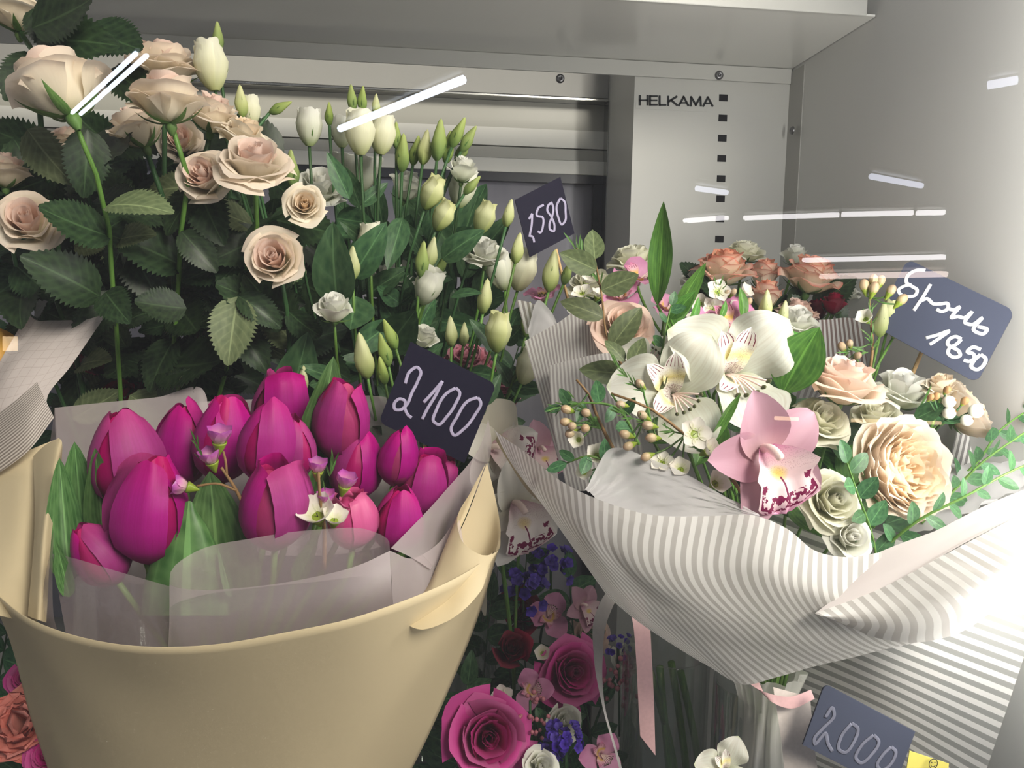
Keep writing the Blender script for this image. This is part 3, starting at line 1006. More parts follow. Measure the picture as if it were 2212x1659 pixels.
make_rose('blush_a', BL_in, BL_out, 24, 0.66, 1.0, 11, 0.014)
make_rose('blush_b', BL_in, BL_out, 20, 0.70, 0.86, 12, 0.012)
make_rose('blush_c', BL_in, BL_out, 26, 0.60, 1.08, 13, 0.018)
make_rose('cream_a', CR_in, CR_out, 22, 0.62, 0.95, 14, 0.014)
make_rose('white_a', WH_in, WH_out, 20, 0.62, 1.0, 15, 0.03, tipk=0.4)
make_rose('white_b', WH_in, WH_out, 16, 0.75, 0.8, 16, 0.022, tipk=0.3)
make_rose('ivory_a', IV_out, IV_out, 24, 0.55, 1.05, 17, 0.02, tipk=0.5)
make_rose('peach_a', PE_in, PE_out, 26, 0.60, 1.0, 18, 0.016)
make_rose('pink_a', PK_in, PK_out, 26, 0.60, 1.0, 19, 0.016)
make_rose('coral_a', OR_in, OR_out, 28, 0.66, 0.95, 20, 0.028)
make_rose('coral_b', OR_in, OR_out, 18, 0.85, 0.7, 21, 0.022)
make_rose('magenta_a', MG_in, MG_out, 24, 0.60, 1.05, 22, 0.012)
make_rose('burgundy_a', RD_out, RD_out, 14, 0.85, 0.7, 23, 0.012)
make_rosette('garden_peach', PE_in, PE_out, 62, 31)
make_rosette('garden_side', PE_in, PE_out, 46, 32, 0.44)
make_carnation('carnation_pink', DP_out, 44, 41)
make_carnation('carnation_salmon', SA_out, 44, 42)
for k in range(4):
    make_tulip('tulip_%d' % k, TU_out, TU_in, 50 + k, [0.0, 0.06, -0.05, 0.0][k], [0.26, 0.36, 0.22, 0.42][k], [-1, 1, -1, 0][k], [1.42, 1.5, 1.55, 1.35][k])
make_tulip('tulip_pinkish', TP_out, TP_out, 56, 0.0, 0.5, 0, 1.3)
make_tulip('tulip_gold', TY_out, TY_out, 57, 0.0, 0.3, -1, 1.4)
make_bell('bell_w', WH_out, 61)
make_bell('bell_i', IV_out, 62, 1.5, 0.38)
make_bell('bell_g', GC_out, 63, 1.55, 0.34, 5, 0.03)
make_bell('bell_o', WH_out, 64, 1.0, 0.62, 7, 0.05)
make_bud('bud_a', G_bud, 71)
make_bud('bud_b', GC_out, 72, 2.4)
make_cymbidium('orchid_a', CY_p, LIP_p, 81)
make_cymbidium('orchid_w', CW_p, LIP_w, 82)
make_alstro('alstro_w', AW_o, AI_w, 83)
make_alstro('alstro_w2', AW_o, AI_w, 86)
make_alstro('alstro_p', AP_o, AI_p, 84)
make_wax('wax_w', WX_p, 91)
make_wax('wax_c', WX_p, 92, 0.7)
make_wax('wax_k', WX_k, 93, 0.95)
tpl('wax_bud', [('bud', grid_mesh('bud', np.stack([g_ for g_ in [sphere_pts(0.5, (0, 0, 0.55), 0.85, 1.15, 10, 7)]][0:1])[0], WX_b)), ('bud_cup', lathe_mesh('bud_cup', [(0.08, -0.5), (0.2, -0.2), (0.34, 0.15), (0.36, 0.3), (0.3, 0.34)], WX_c, 8))], 0.3)
tpl('berry', [('berry', grid_mesh('berry', sphere_pts(0.5, (0, 0, 0.5), 1, 1, 12, 8), SN_b)), ('calyx', lathe_mesh('calyx', [(0.1, 1.03), (0.12, 1.0), (0.05, 0.96), (0, 0.97)], BR_b, 6))], 0.5)
tpl('brown_bud', [('bud', grid_mesh('bud', sphere_pts(0.5, (0, 0, 0.5), 0.9, 1.1, 10, 7), BR_b)), ('calyx', lathe_mesh('calyx', [(0.08, -0.3), (0.2, -0.1), (0.3, 0.1), (0.28, 0.2)], WX_c, 8))], 0.5)


# ------------------------------------------------------------------ leaves: unit length along +Y, upper face +Z
def leaf_pts(Wd, bend=-0.4, fold=0.35, a=0.8, b=0.8, serr=0.0, n=22, nu=6, wave=0.0, tw=0.0, ns=20):
    p = tepal(1.0, Wd, 0.25, bend, 0.0, a, b, math.pi / 2, nu, n, wave, 2, 0.5, 0.0, 0, 0, tw, fold)
    if serr:
        v = np.linspace(0, 1, n + 1)
        saw = 1 + serr * ((np.arange(n + 1) % 2) * 2 - 1) * np.sin(np.pi * v)
        sc = np.linspace(-1, 1, nu + 1)
        edge = (np.abs(sc) > 0.99)
        p[:, edge, 0] *= saw[:, None]
        p[:, edge, 1] += 0.012 * ((np.arange(n + 1) % 2) * 2 - 1)[:, None]
    return p


LEAF = {
    'rose': [grid_mesh('leaf', leaf_pts(w_, b_, f_, 0.78, 0.72, 0.10, 34), G_rose) for w_, b_, f_ in ((0.31, -0.5, 0.22), (0.34, 0.3, 0.16), (0.28, -0.9, 0.3))],
    'roseu': [grid_mesh('leaf', leaf_pts(w_, b_, f_, 0.78, 0.72, 0.10, 34), G_roseu) for w_, b_, f_ in ((0.31, -0.5, 0.2), (0.3, 0.3, 0.16))],
    'eust': [grid_mesh('leaf', leaf_pts(w_, b_, 0.25, 0.75, 0.8, 0, 14), G_eust) for w_, b_ in ((0.24, -0.7), (0.19, -0.3), (0.28, 0.3))],
    'tulip': [grid_mesh('leaf', leaf_pts(w_, b_, 0.5, 0.62, 0.75, 0, 16), G_tulip) for w_, b_ in ((0.2, -0.3), (0.14, 0.2))],
    'tulipw': [grid_mesh('leaf', leaf_pts(0.40, -0.5, 0.75, 0.62, 0.62, 0, 18), G_tulip)],
    'alst': [grid_mesh('leaf', leaf_pts(w_, b_, 0.3, 0.85, 0.9, 0, 16, 6, 0.02), G_alst) for w_, b_ in ((0.13, 0.3), (0.19, -0.5), (0.30, -0.4))],
    'rusc': [grid_mesh('leaf', leaf_pts(w_, b_, 0.15, 0.85, 0.75, 0, 12), G_rusc) for w_, b_ in ((0.28, -0.4), (0.33, 0.2), (0.24, -0.2))],
    'olive': [grid_mesh('leaf', leaf_pts(w_, b_, 0.18, 0.8, 0.75, 0, 12), G_olive) for w_, b_ in ((0.25, -0.4), (0.3, 0.1))],
    'needle': [grid_mesh('leaf', leaf_pts(0.05, b_, 0.3, 0.8, 0.6, 0, 6, 2), G_need) for b_ in (0.3, -0.3)],
}


def leaf_matrix(p0, p1, nrm):
    """place a unit leaf from p0 to p1, upper face towards nrm (right, up, towards)"""
    y = p1 - p0
    L = y.length
    y = y.normalized()
    n = Vector((nrm[0], -nrm[2], nrm[1]))
    z = (n - y * n.dot(y))
    if z.length < 1e-4:
        z = Vector((0, -1, 0.3))
        z = z - y * z.dot(y)
    z.normalize()
    x = y.cross(z)
    R = Matrix((x, y, z)).transposed().to_4x4()
    return Matrix.Translation(p0) @ R @ Matrix.Scale(L, 4)


def add_leaf(th, kind, p0, p1, nrm=(0, 0.4, 1), var=None, name='leaf', wscale=1.0):
    ms = LEAF[kind]
    me = ms[var % len(ms)] if var is not None else rng.choice(ms)
    M = leaf_matrix(Vector(p0), Vector(p1), nrm) @ Matrix.Diagonal((wscale, 1, 1, 1))
    return part(name, me, th, M)


def bez(p0, p1, p2, p3, n=8):
    out = []
    for k in range(n):
        t = k / (n - 1)
        out.append(p0 * (1 - t) ** 3 + p1 * 3 * t * (1 - t) ** 2 + p2 * 3 * t * t * (1 - t) + p3 * t ** 3)
    return out


def flower(key, name, label, cat, px, py, Y, size, face, roll=0.0, foot=None, sr=3.0, smat=None, group=None, via=None, sx=1.0, stem=True, k=0.3):
    """a flower as a thing: its petals, sepals and a stem down to FOOT (px,py,Y)"""
    T = TPL[key]
    s = Sz(size, Y)
    R = orient(face, roll)
    ax = R @ Vector((0, 0, 1))
    C = P(px, py, Y)
    base = C - ax * (T['h'] * s)
    if foot is None:
        foot = (px, py + size * 1.2, Y + 0.03)
    ft = foot if isinstance(foot, Vector) else P(*foot)
    th = thing(name, label, cat, ft, group)
    M = Matrix.Translation(base) @ R.to_4x4() @ Matrix.Diagonal((s * sx, s * sx, s, 1))
    for pn, me in T['parts']:
        part(pn, me, th, M)
    pts = None
    if stem:
        L = (base - ft).length
        if via is not None:
            pts = [base + ax * 0.02 * s] + [P(*q) for q in via] + [ft]
        else:
            pts = bez(base + ax * 0.02 * s, base - ax * L * k, ft + Vector((0, 0, L * 0.35)), ft)
        part('stem', tube_mesh('stem', pts, [Sz(sr, Y), Sz(sr, Y) * 1.05], smat or G_stem, 7, 12), th)
    th['_b'] = 0
    del th['_b']
    return th, base, pts


def along(pts, t):
    c = catmull(np.array([tuple(p) for p in pts]), 21)
    i = min(19, max(0, int(t * 20)))
    return Vector(c[i])
# ------------------------------------------------------------------ papers and cards
def sheet_mesh(name, rows, mat, nu=36, nv=14, crumple=0.0, seed=0, world=False, freq=1.0):
    R = [catmull(np.array([tuple(P(*q)) if not world else tuple(q) for q in r]), nu + 1) for r in rows]
    R = np.stack(R, 0)                      # rows, nu+1, 3
    pts = np.stack([catmull(R[:, i, :], nv + 1) for i in range(nu + 1)], 1)
    if crumple:
        r_ = np.random.RandomState(seed)
        u, v = np.meshgrid(np.linspace(0, 1, nu + 1), np.linspace(0, 1, nv + 1))
        d = np.zeros_like(u)
        for k in range(7):
            a, b, c = r_.uniform(-9, 9), r_.uniform(-9, 9), r_.uniform(0, 6.28)
            d += np.abs(np.sin((a * u + b * v) * freq + c)) / 7
        pts[..., 1] += (d - d.mean()) * crumple
        pts[..., 2] += (d - d.mean()) * crumple * 0.5
    return grid_mesh(name, pts, mat)


def sheet(th, name, rows, mat, nu=36, nv=14, crumple=0.0, seed=0, freq=1.0, thick=0.0):
    me = sheet_mesh(name, rows, mat, nu, nv, crumple, seed, False, freq)
    o = part(name, me, th)
    if thick:
        m = o.modifiers.new('thickness', 'SOLIDIFY')
        m.thickness = thick
        m.offset = 0
    return o


def card(name, label, corners, strokes, org, scale, Y, mat, chalk, wpx, rad_px=14, skewer=None, tilt=(0, 0, 0, 0), round_=(1, 1, 1, 1)):
    """price card: rounded board, handwriting as raised marker strokes, wooden skewer.
    corners TL,TR,BR,BL in pixels; strokes in a zoomed frame: px = org + z*scale"""
    q = [P(c[0], c[1], Y + t) for c, t in zip(corners, tilt)]
    o, ex, ey = q[0], q[1] - q[0], q[3] - q[0]
    n = ex.cross(ey).normalized()
    if n.y > 0:
        n = -n
    lx, ly = ex.length, ey.length
    ux, uy = ex / lx, ey / ly
    r = Sz(rad_px, Y)
    out = []
    for (cx, cy_, a0, kk) in ((r, r, 180, 0), (lx - r, r, 270, 1), (lx - r, ly - r, 0, 2), (r, ly - r, 90, 3)):
        rr = r if round_[kk] else r * 0.06
        ccx = cx if round_[kk] else (rr if kk in (0, 3) else lx - rr)
        ccy = cy_ if round_[kk] else (rr if kk in (0, 1) else ly - rr)
        for j in range(6):
            a = math.radians(a0 + 90 * j / 5)
            out.append((ccx + rr * math.cos(a), ccy + rr * math.sin(a)))
    m = len(out)
    hb = n * 0.0006
    V = [tuple(o + ux * x + uy * y + hb) for x, y in out] + [tuple(o + ux * x + uy * y - hb) for x, y in out]
    F = [tuple(range(m)), tuple(range(2 * m - 1, m - 1, -1))] + [(i, i + m, (i + 1) % m + m, (i + 1) % m) for i in range(m)]
    th = thing(name, label, 'price tag', o + ex * 0.5 + ey)
    part('board', mesh_from('board', V, F, mat, None, False), th)
    for st in strokes:
        pts = []
        for zx, zy in st:
            d = ray(org[0] + zx * scale, org[1] + zy * scale)
            t = (o - CAM).dot(n) / d.dot(n)
            pts.append(CAM + d * t + n * 0.0008)
        part('chalk_stroke', tube_mesh('chalk_stroke', pts, Sz(wpx, Y), chalk, 8, 6 * len(pts), True, (tuple(n), 0.12)), th)
    if skewer:
        a, b = P(*skewer[0]), P(*skewer[1])
        part('skewer', tube_mesh('skewer', [a, b], Sz(skewer[2], Y), M_wood, 8, 3), th)
    return th


K = 700 / 2212.0
ST_2100 = [[(1185, 785), (1215, 705), (1270, 675), (1290, 700), (1270, 770), (1230, 850), (1195, 930), (1150, 965), (1115, 960), (1110, 925), (1145, 890), (1180, 900), (1185, 960), (1210, 1005), (1230, 1018)],
           [(1310, 915), (1370, 850), (1440, 768)], [(1440, 768), (1390, 870), (1335, 960), (1300, 1030)],
           [(1530, 815), (1470, 850), (1400, 960), (1380, 1045), (1410, 1065), (1470, 1010), (1530, 920), (1555, 840), (1530, 815)],
           [(1680, 880), (1620, 900), (1540, 1010), (1500, 1110), (1515, 1135), (1590, 1090), (1660, 1000), (1700, 910), (1680, 880)]]
card('price_card', 'dark price card lettered 2100 standing behind the magenta tulips', [(887, 738), (1072, 830), (997, 1014), (818, 912)], ST_2100, (500, 580), K, 0.575, M_board, M_chalk, 3.6, 15, ((918, 962, 0.580), (880, 1110, 0.560), 4.2), (0.0, 0.0, 0.0, 0.0), (0, 1, 0, 1))
ST_1580 = [[(1870, 1024), (1893, 985)], [(1893, 985), (1889, 1060), (1873, 1145)], [(1877, 1136), (1893, 1142), (1907, 1182)],
           [(1972, 925), (1937, 945), (1925, 1000), (1962, 1010), (1966, 1070), (1945, 1115), (1930, 1105)],
           [(2030, 910), (2005, 925), (1995, 960), (2025, 1010), (2045, 1070), (2040, 1105), (2015, 1095), (2010, 1060), (2030, 1000), (2036, 940), (2022, 905)],
           [(2085, 880), (2060, 930), (2070, 1010), (2095, 1060), (2115, 1040), (2120, 970), (2110, 900), (2085, 880)]]
card('price_card', 'small dark square price card lettered 1580 on a skewer beside the rear window', [(1112, 432), (1210, 382), (1242, 520), (1144, 556)], ST_1580, (550, 150), K, 0.74, M_board, M_chalk, 2.6, 6, ((1201, 538, 0.742), (1232, 670, 0.755), 3.2), (0.0, 0.01, 0.01, 0.0), (0, 0, 0, 0))
ST_1850 = [[(1540, 330), (1480, 330), (1420, 365), (1408, 410), (1450, 442), (1482, 465), (1470, 500), (1420, 510), (1370, 495), (1355, 465), (1390, 440), (1445, 428)],
           [(1575, 425), (1530, 500), (1460, 605)], [(1500, 545), (1550, 525), (1595, 560), (1640, 560), (1690, 558), (1692, 590), (1650, 612), (1615, 595)],
           [(1690, 590), (1735, 600), (1770, 580), (1718, 655), (1760, 645), (1800, 655), (1855, 615)], [(1860, 610), (1812, 690), (1860, 700), (1925, 655), (1868, 738), (1940, 762), (1960, 735), (1895, 715)],
           [(1542, 792), (1610, 775), (1700, 745), (1640, 790), (1568, 838)],
           [(1785, 800), (1745, 783), (1700, 803), (1690, 833), (1722, 856), (1766, 882), (1775, 912), (1738, 924), (1694, 896), (1702, 862), (1750, 835), (1785, 800)],
           [(1918, 872), (1862, 855), (1826, 888), (1866, 902), (1872, 930), (1838, 952), (1800, 942)],
           [(1915, 905), (1872, 945), (1852, 990), (1890, 1008), (1932, 982), (1948, 930), (1915, 905)]]
card('price_card', 'slate card chalked with a reservation note and 1850 leaning at the side panel', [(1961, 560), (2193, 672), (2117, 815), (1886, 703)], ST_1850, (1512, 480), K, 0.535, M_board2, M_chalkw, 4.4, 20, ((1990, 762, 0.592), (1950, 860, 0.575), 5.0), (0.065, 0.0, 0.0, 0.065))
ST_2000 = [[(850, 1312), (900, 1245), (912, 1290), (830, 1390), (775, 1460), (780, 1492), (820, 1450), (850, 1418), (870, 1490), (900, 1542)],
           [(1030, 1350), (960, 1440), (945, 1530), (980, 1550), (1050, 1470), (1070, 1380), (1030, 1350)],
           [(1180, 1430), (1100, 1500), (1060, 1590), (1090, 1620), (1170, 1560), (1215, 1470), (1180, 1430)],
           [(1300, 1510), (1240, 1570), (1205, 1640), (1230, 1670), (1310, 1610), (1330, 1540), (1300, 1510)]]
card('price_card', 'slate price card lettered 2000 low in front of the striped wrap', [(1781, 1476), (1976, 1580), (1930, 1710), (1733, 1608)], ST_2000, (1512, 1134), K, 0.455, M_board2, M_chalkg, 4.6, 16, None, (0.0, 0.0, 0.0, 0.0), (1, 0, 0, 0))

M_cream = film('cream_kraft', (208, 192, 158), 0.0, 0.15, 0.55, 0.15, 6.0, 0.2)
M_film = film('frosted_film', (206, 194, 196), 0.34, 0.35, 0.4, 0.15, 6.0, 0.35)
M_film2 = film('frosted_film_clear', (206, 190, 194), 0.60, 0.3, 0.4, 0.1, 6.0, 0.35)
M_tiss = film('tissue', (226, 224, 226), 0.12, 0.42, 0.5, 0.6, 26.0, 0.3)
M_cuff = film('wrap_reverse', (232, 224, 222), 0.0, 0.4, 0.5, 0.2, 14.0, 0.25)
S_front = stripes('striped_wrap', 47)
S_flap = stripes('striped_wrap_flap', 26)
S_cone = stripes('striped_wrap_cone', 34, grey=(172, 172, 168), see=0.15)
S_left = stripes('striped_wrap_left', 26, grey=(196, 188, 188))
S_left2 = stripes('striped_wrap_inner', 20, grey=(200, 194, 194))
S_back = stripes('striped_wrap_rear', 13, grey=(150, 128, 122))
S_small = stripes('striped_wrap_fine', 22, white=(214, 208, 202), grey=(150, 142, 136))

# --- tulip wrap
tw = thing('tulip_wrap', 'cream paper cone with frosted film around the magenta tulips', 'wrapping paper', P(480, 1720, 0.50))
sheet(tw, 'outer_sheet', [
    [(-60, 1230, .50), (0, 1290, .46), (60, 1335, .43), (150, 1370, .41), (310, 1397, .39), (450, 1394, .385), (620, 1366, .385), (760, 1336, .39), (850, 1306, .40), (950, 1266, .42), (1030, 1222, .45), (1078, 1180, .485)],
    [(0, 1330, .51), (60, 1420, .47), (130, 1465, .44), (300, 1490, .415), (450, 1490, .405), (640, 1470, .405), (800, 1430, .415), (920, 1390, .44), (985, 1350, .46), (1040, 1310, .49)],
    [(70, 1560, .52), (130, 1600, .48), (260, 1640, .45), (450, 1655, .435), (640, 1640, .435), (780, 1610, .45), (880, 1570, .475), (945, 1545, .50)],
    [(150, 1790, .54), (220, 1840, .50), (330, 1860, .48), (450, 1870, .465), (580, 1860, .465), (700, 1840, .48), (780, 1800, .50), (830, 1775, .53)]], M_cream, 60, 30, thick=0.0004)
sheet(tw, 'rolled_edge', [
    [(1050, 1000, .53), (1018, 1060, .51), (988, 1135, .475), (1003, 1175, .462), (1045, 1200, .458), (1075, 1190, .465), (1081, 1160, .48), (1073, 1090, .51), (1052, 1000, .532)],
    [(1000, 1130, .50), (965, 1190, .485), (945, 1240, .455), (965, 1265, .445), (1000, 1270, .44), (1040, 1250, .447), (1060, 1220, .46), (1045, 1180, .49), (1002, 1130, .502)],
    [(900, 1310, .455), (885, 1330, .44), (880, 1350, .42), (910, 1360, .414), (960, 1345, .418), (1010, 1310, .43), (1045, 1260, .45), (1000, 1280, .46), (902, 1310, .457)]], M_cream, 48, 20)
sheet(tw, 'side_sheet', [
    [(-80, 1030, .56), (0, 1003, .55), (50, 978, .55), (128, 946, .56)],
    [(-80, 1180, .51), (0, 1160, .50), (50, 1150, .50), (95, 1150, .515)],
    [(-80, 1330, .47), (0, 1330, .455), (40, 1340, .46), (80, 1350, .475)]], M_cream, 20, 12)
sheet(tw, 'side_fold', [
    [(72, 985, .54), (100, 960, .535), (130, 948, .53), (133, 1010, .53)],
    [(74, 1150, .49), (85, 1150, .48), (98, 1150, .475), (112, 1150, .48)],
    [(60, 1330, .455), (70, 1335, .45), (85, 1340, .445), (100, 1345, .45)]], M_cream, 16, 12)
sheet(tw, 'film_sheet', [[(118, 881, .62), (180, 874, .62), (250, 867, .62), (340, 858, .625), (440, 843, .63), (447, 860, .63)], [(125, 1060, .60), (200, 1050, .60), (300, 1040, .60), (380, 1040, .60), (440, 1030, .60), (460, 1030, .60)], [(140, 1260, .56), (250, 1260, .56), (350, 1260, .56), (400, 1250, .56), (450, 1250, .56), (480, 1250, .56)]], M_film, 24, 10)
sheet(tw, 'film_sheet', [[(430, 868, .635), (560, 862, .64), (700, 858, .64), (835, 858, .635), (900, 880, .62)], [(440, 1200, .58), (560, 1200, .58), (700, 1200, .58), (830, 1180, .58), (920, 1150, .58)]], M_film, 16, 8)
sheet(tw, 'film_sheet', [[(118, 882, .615), (124, 950, .58), (122, 1050, .53), (113, 1196, .455)], [(80, 1200, .57), (70, 1250, .54), (75, 1300, .49), (120, 1350, .42)], [(80, 1370, .55), (80, 1380, .52), (100, 1380, .48), (150, 1400, .44)]], M_film2, 20, 14)
sheet(tw, 'film_sheet', [[(113, 1196, .455), (160, 1206, .44), (260, 1236, .425), (368, 1267, .412)], [(130, 1300, .445), (200, 1310, .43), (280, 1325, .42), (368, 1335, .412)], [(150, 1410, .44), (220, 1420, .43), (300, 1425, .42), (370, 1425, .415)]], M_film2, 20, 10)
sheet(tw, 'film_curl', [[(366, 1266, .403), (370, 1232, .412), (420, 1193, .425), (550, 1162, .435), (700, 1143, .445), (790, 1143, .448), (836, 1163, .442), (842, 1188, .428)], [(366, 1330, .403), (370, 1310, .412), (420, 1290, .425), (550, 1270, .435), (700, 1255, .445), (790, 1245, .448), (836, 1250, .442), (842, 1260, .428)]], M_film2, 32, 8)
sheet(tw, 'film_curl', [[(366, 1262, .403), (378, 1268, .400), (430, 1274, .397), (520, 1270, .395), (640, 1254, .396), (760, 1226, .402), (842, 1190, .428)], [(366, 1330, .404), (390, 1335, .402), (450, 1335, .40), (540, 1325, .398), (650, 1305, .40), (760, 1280, .405), (845, 1250, .42)], [(362, 1425, .415), (390, 1427, .412), (450, 1425, .41), (540, 1412, .41), (650, 1390, .412), (760, 1360, .418), (850, 1325, .428)]], M_film, 40, 12)
sheet(tw, 'film_sheet', [[(1055, 905, .60), (1036, 966, .57), (960, 1062, .525), (845, 1184, .45)], [(1062, 960, .60), (1045, 1010, .575), (985, 1100, .53), (890, 1205, .455)], [(1058, 990, .60), (1040, 1040, .575), (990, 1130, .535), (930, 1230, .46)]], M_film, 28, 10)
sheet(tw, 'film_sheet', [[(842, 1190, .428), (900, 1204, .46), (950, 1170, .48), (990, 1110, .50)], [(850, 1325, .43), (910, 1300, .445), (960, 1270, .46), (1010, 1220, .475)]], M_film, 20, 10)

# --- striped wrap of the bouquet by the lamp
rw = thing('bouquet_wrap', 'white striped paper wrap around the orchid and peach rose bouquet', 'wrapping paper', P(1660, 1560, .53))
sheet(rw, 'front_sheet', [
    [(1068, 930, .57), (1150, 990, .51), (1215, 1043, .475), (1300, 1084, .45), (1400, 1113, .44), (1530, 1116, .435), (1625, 1113, .43), (1700, 1142, .43), (1762, 1190, .43), (1830, 1204, .43), (1905, 1194, .43)],
    [(1095, 985, .565), (1175, 1065, .50), (1250, 1130, .465), (1340, 1180, .44), (1440, 1215, .43), (1560, 1230, .425), (1660, 1235, .42), (1730, 1265, .418), (1790, 1285, .415), (1850, 1290, .415), (1905, 1280, .415)],
    [(1190, 1115, .53), (1260, 1200, .485), (1335, 1265, .455), (1430, 1315, .44), (1530, 1350, .432), (1620, 1365, .428), (1710, 1370, .425), (1790, 1370, .425), (1850, 1368, .425), (1910, 1360, .425), (1960, 1345, .425)],
    [(1312, 1290, .50), (1380, 1345, .482), (1450, 1392, .472), (1530, 1440, .466), (1605, 1480, .46), (1680, 1464, .456), (1760, 1440, .454), (1840, 1420, .452), (1900, 1404, .45), (1950, 1394, .45), (2000, 1384, .45)]], S_front, 90, 40, 0.006, 3, 0.6)
sheet(rw, 'cuff', [[(1890, 1200, .432), (2000, 1153, .432), (2100, 1108, .432), (2212, 1060, .432), (2330, 1005, .44)], [(1840, 1265, .418), (1960, 1215, .416), (2060, 1170, .416), (2180, 1110, .418), (2330, 1030, .43)], [(1760, 1325, .412), (1900, 1272, .410), (2000, 1220, .408), (2150, 1140, .410), (2330, 1050, .42)]], M_cuff, 40, 14, 0.004, 5)
sheet(rw, 'flap_sheet', [[(1760, 1325, .411), (1900, 1272, .409), (2000, 1220, .407), (2150, 1140, .409), (2330, 1050, .418)], [(1768, 1328, .408), (1940, 1320, .404), (2080, 1270, .402), (2260, 1180, .404), (2480, 1060, .41)], [(1775, 1330, .425), (1870, 1372, .43), (1975, 1388, .43), (2070, 1368, .43), (2200, 1270, .43), (2400, 1110, .43), (2600, 960, .43)]], S_flap, 70, 24)
sheet(rw, 'cone_sheet', [[(1600, 1050, .56), (1640, 1250, .56), (1680, 1480, .56), (1740, 1680, .56), (1780, 1800, .56)], [(1850, 1130, .49), (1880, 1330, .49), (1910, 1560, .50), (1930, 1760, .51), (1940, 1900, .52)], [(2260, 1270, .46), (2212, 1419, .47), (2132, 1659, .48), (2060, 1870, .49), (2000, 2030, .50)]], S_cone, 60, 24)
sheet(rw, 'left_sheet', [[(1133, 737, .66), (1200, 700, .655), (1268, 664, .65), (1296, 730, .645)], [(1165, 850, .64), (1220, 820, .63), (1290, 800, .62), (1330, 820, .62)], [(1210, 1010, .60), (1270, 990, .58), (1340, 960, .57), (1400, 930, .57)]], S_left, 36, 16)
sheet(rw, 'left_sheet', [[(1186, 790, .63), (1240, 776, .62), (1290, 765, .61), (1350, 760, .60)], [(1193, 900, .60), (1250, 890, .59), (1310, 880, .58), (1370, 870, .58)], [(1225, 1060, .53), (1270, 1060, .52), (1330, 1050, .52), (1400, 1040, .52)]], S_left2, 30, 16)
sheet(rw, 'left_sheet', [[(1116, 648, .68), (1140, 652, .678), (1166, 664, .675), (1205, 705, .67)], [(1135, 720, .67), (1160, 725, .67), (1185, 730, .665), (1215, 740, .66)]], stripes('striped_wrap_tip', 9, grey=(168, 160, 156)), 12, 8)
sheet(rw, 'tissue_sheet', [[(1140, 712, .665), (1165, 648, .67), (1195, 680, .665), (1208, 712, .66)], [(1150, 760, .66), (1175, 735, .66), (1200, 735, .66), (1225, 745, .655)]], M_tiss, 14, 8, 0.004, 2)
sheet(rw, 'tissue_sheet', [[(1262, 1056, .472), (1330, 966, .485), (1400, 990, .475), (1460, 1012, .465), (1540, 1058, .455), (1640, 1112, .44)], [(1285, 1075, .468), (1350, 1040, .472), (1410, 1055, .462), (1480, 1070, .455), (1550, 1092, .45), (1640, 1116, .438)], [(1290, 1100, .462), (1350, 1122, .455), (1420, 1136, .45), (1480, 1140, .446), (1550, 1135, .444), (1640, 1122, .437)]], M_tiss, 70, 34, 0.0035, 8, 4.0)
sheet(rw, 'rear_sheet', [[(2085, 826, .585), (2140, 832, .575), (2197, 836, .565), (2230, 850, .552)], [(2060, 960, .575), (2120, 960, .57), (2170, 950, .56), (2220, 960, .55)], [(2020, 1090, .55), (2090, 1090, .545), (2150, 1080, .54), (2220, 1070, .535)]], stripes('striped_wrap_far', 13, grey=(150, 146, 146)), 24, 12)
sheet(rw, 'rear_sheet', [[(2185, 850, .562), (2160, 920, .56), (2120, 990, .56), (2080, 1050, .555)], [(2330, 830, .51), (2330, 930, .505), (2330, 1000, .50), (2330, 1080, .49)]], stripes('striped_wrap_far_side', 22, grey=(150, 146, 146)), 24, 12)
sheet(rw, 'tissue_sheet', [[(2010, 1010, .53), (2080, 1000, .53), (2150, 1000, .52), (2230, 990, .51)], [(1960, 1150, .50), (2050, 1130, .49), (2130, 1090, .48), (2230, 1060, .47)]], M_tiss, 24, 12, 0.012, 9, 2.0)

# --- wraps further back
bw = thing('bouquet_wrap', 'brownish striped paper behind the coral rimmed roses', 'wrapping paper', P(1700, 960, .84))
sheet(bw, 'rear_sheet', [[(1740, 692, .68), (1790, 690, .68), (1830, 686, .68), (1860, 690, .675)], [(1740, 830, .66), (1790, 830, .66), (1840, 830, .66), (1880, 830, .66)]], S_back, 20, 6)
sheet(bw, 'front_sheet', [[(1180, 690, .80), (1300, 740, .76), (1450, 770, .74), (1600, 760, .74), (1750, 760, .76), (1850, 720, .79)], [(1300, 900, .82), (1400, 930, .80), (1500, 950, .79), (1600, 950, .79), (1700, 930, .80), (1760, 900, .82)]], S_left, 30, 10)
pw = thing('bouquet_wrap', 'pale grid printed paper of the bouquet with the yellow tulip', 'wrapping paper', P(-30, 1050, .57))
M_gridp = None
t = NT('grid_paper')
u_, v_ = t.uv()
gx = t.math('LESS_THAN', t.math('FRACT', t.math('MULTIPLY', u_, 9.0)), 0.06)
gy = t.math('LESS_THAN', t.math('FRACT', t.math('MULTIPLY', v_, 15.0)), 0.06)
gc = t.mix(t.math('MULTIPLY', t.math('MAXIMUM', gx, gy), 0.4), lin((216, 206, 202)), lin((170, 150, 146)))
M_gridp = t.done(t.shmix(0.35, t.principled(gc, 0.6, 0.2), t.trl(gc)))
sheet(pw, 'paper_sheet', [[(60, 676, .63), (72, 690, .63), (120, 690, .63), (180, 690, .625), (230, 678, .62)], [(-10, 800, .60), (30, 790, .595), (70, 790, .595), (110, 790, .60), (152, 792, .605)], [(-60, 900, .58), (-20, 890, .572), (20, 890, .57), (60, 880, .575), (101, 862, .585)], [(-80, 1020, .56), (-40, 1010, .55), (10, 995, .548), (60, 965, .555), (116, 904, .57)]], M_gridp, 28, 20, 0.006, 4)
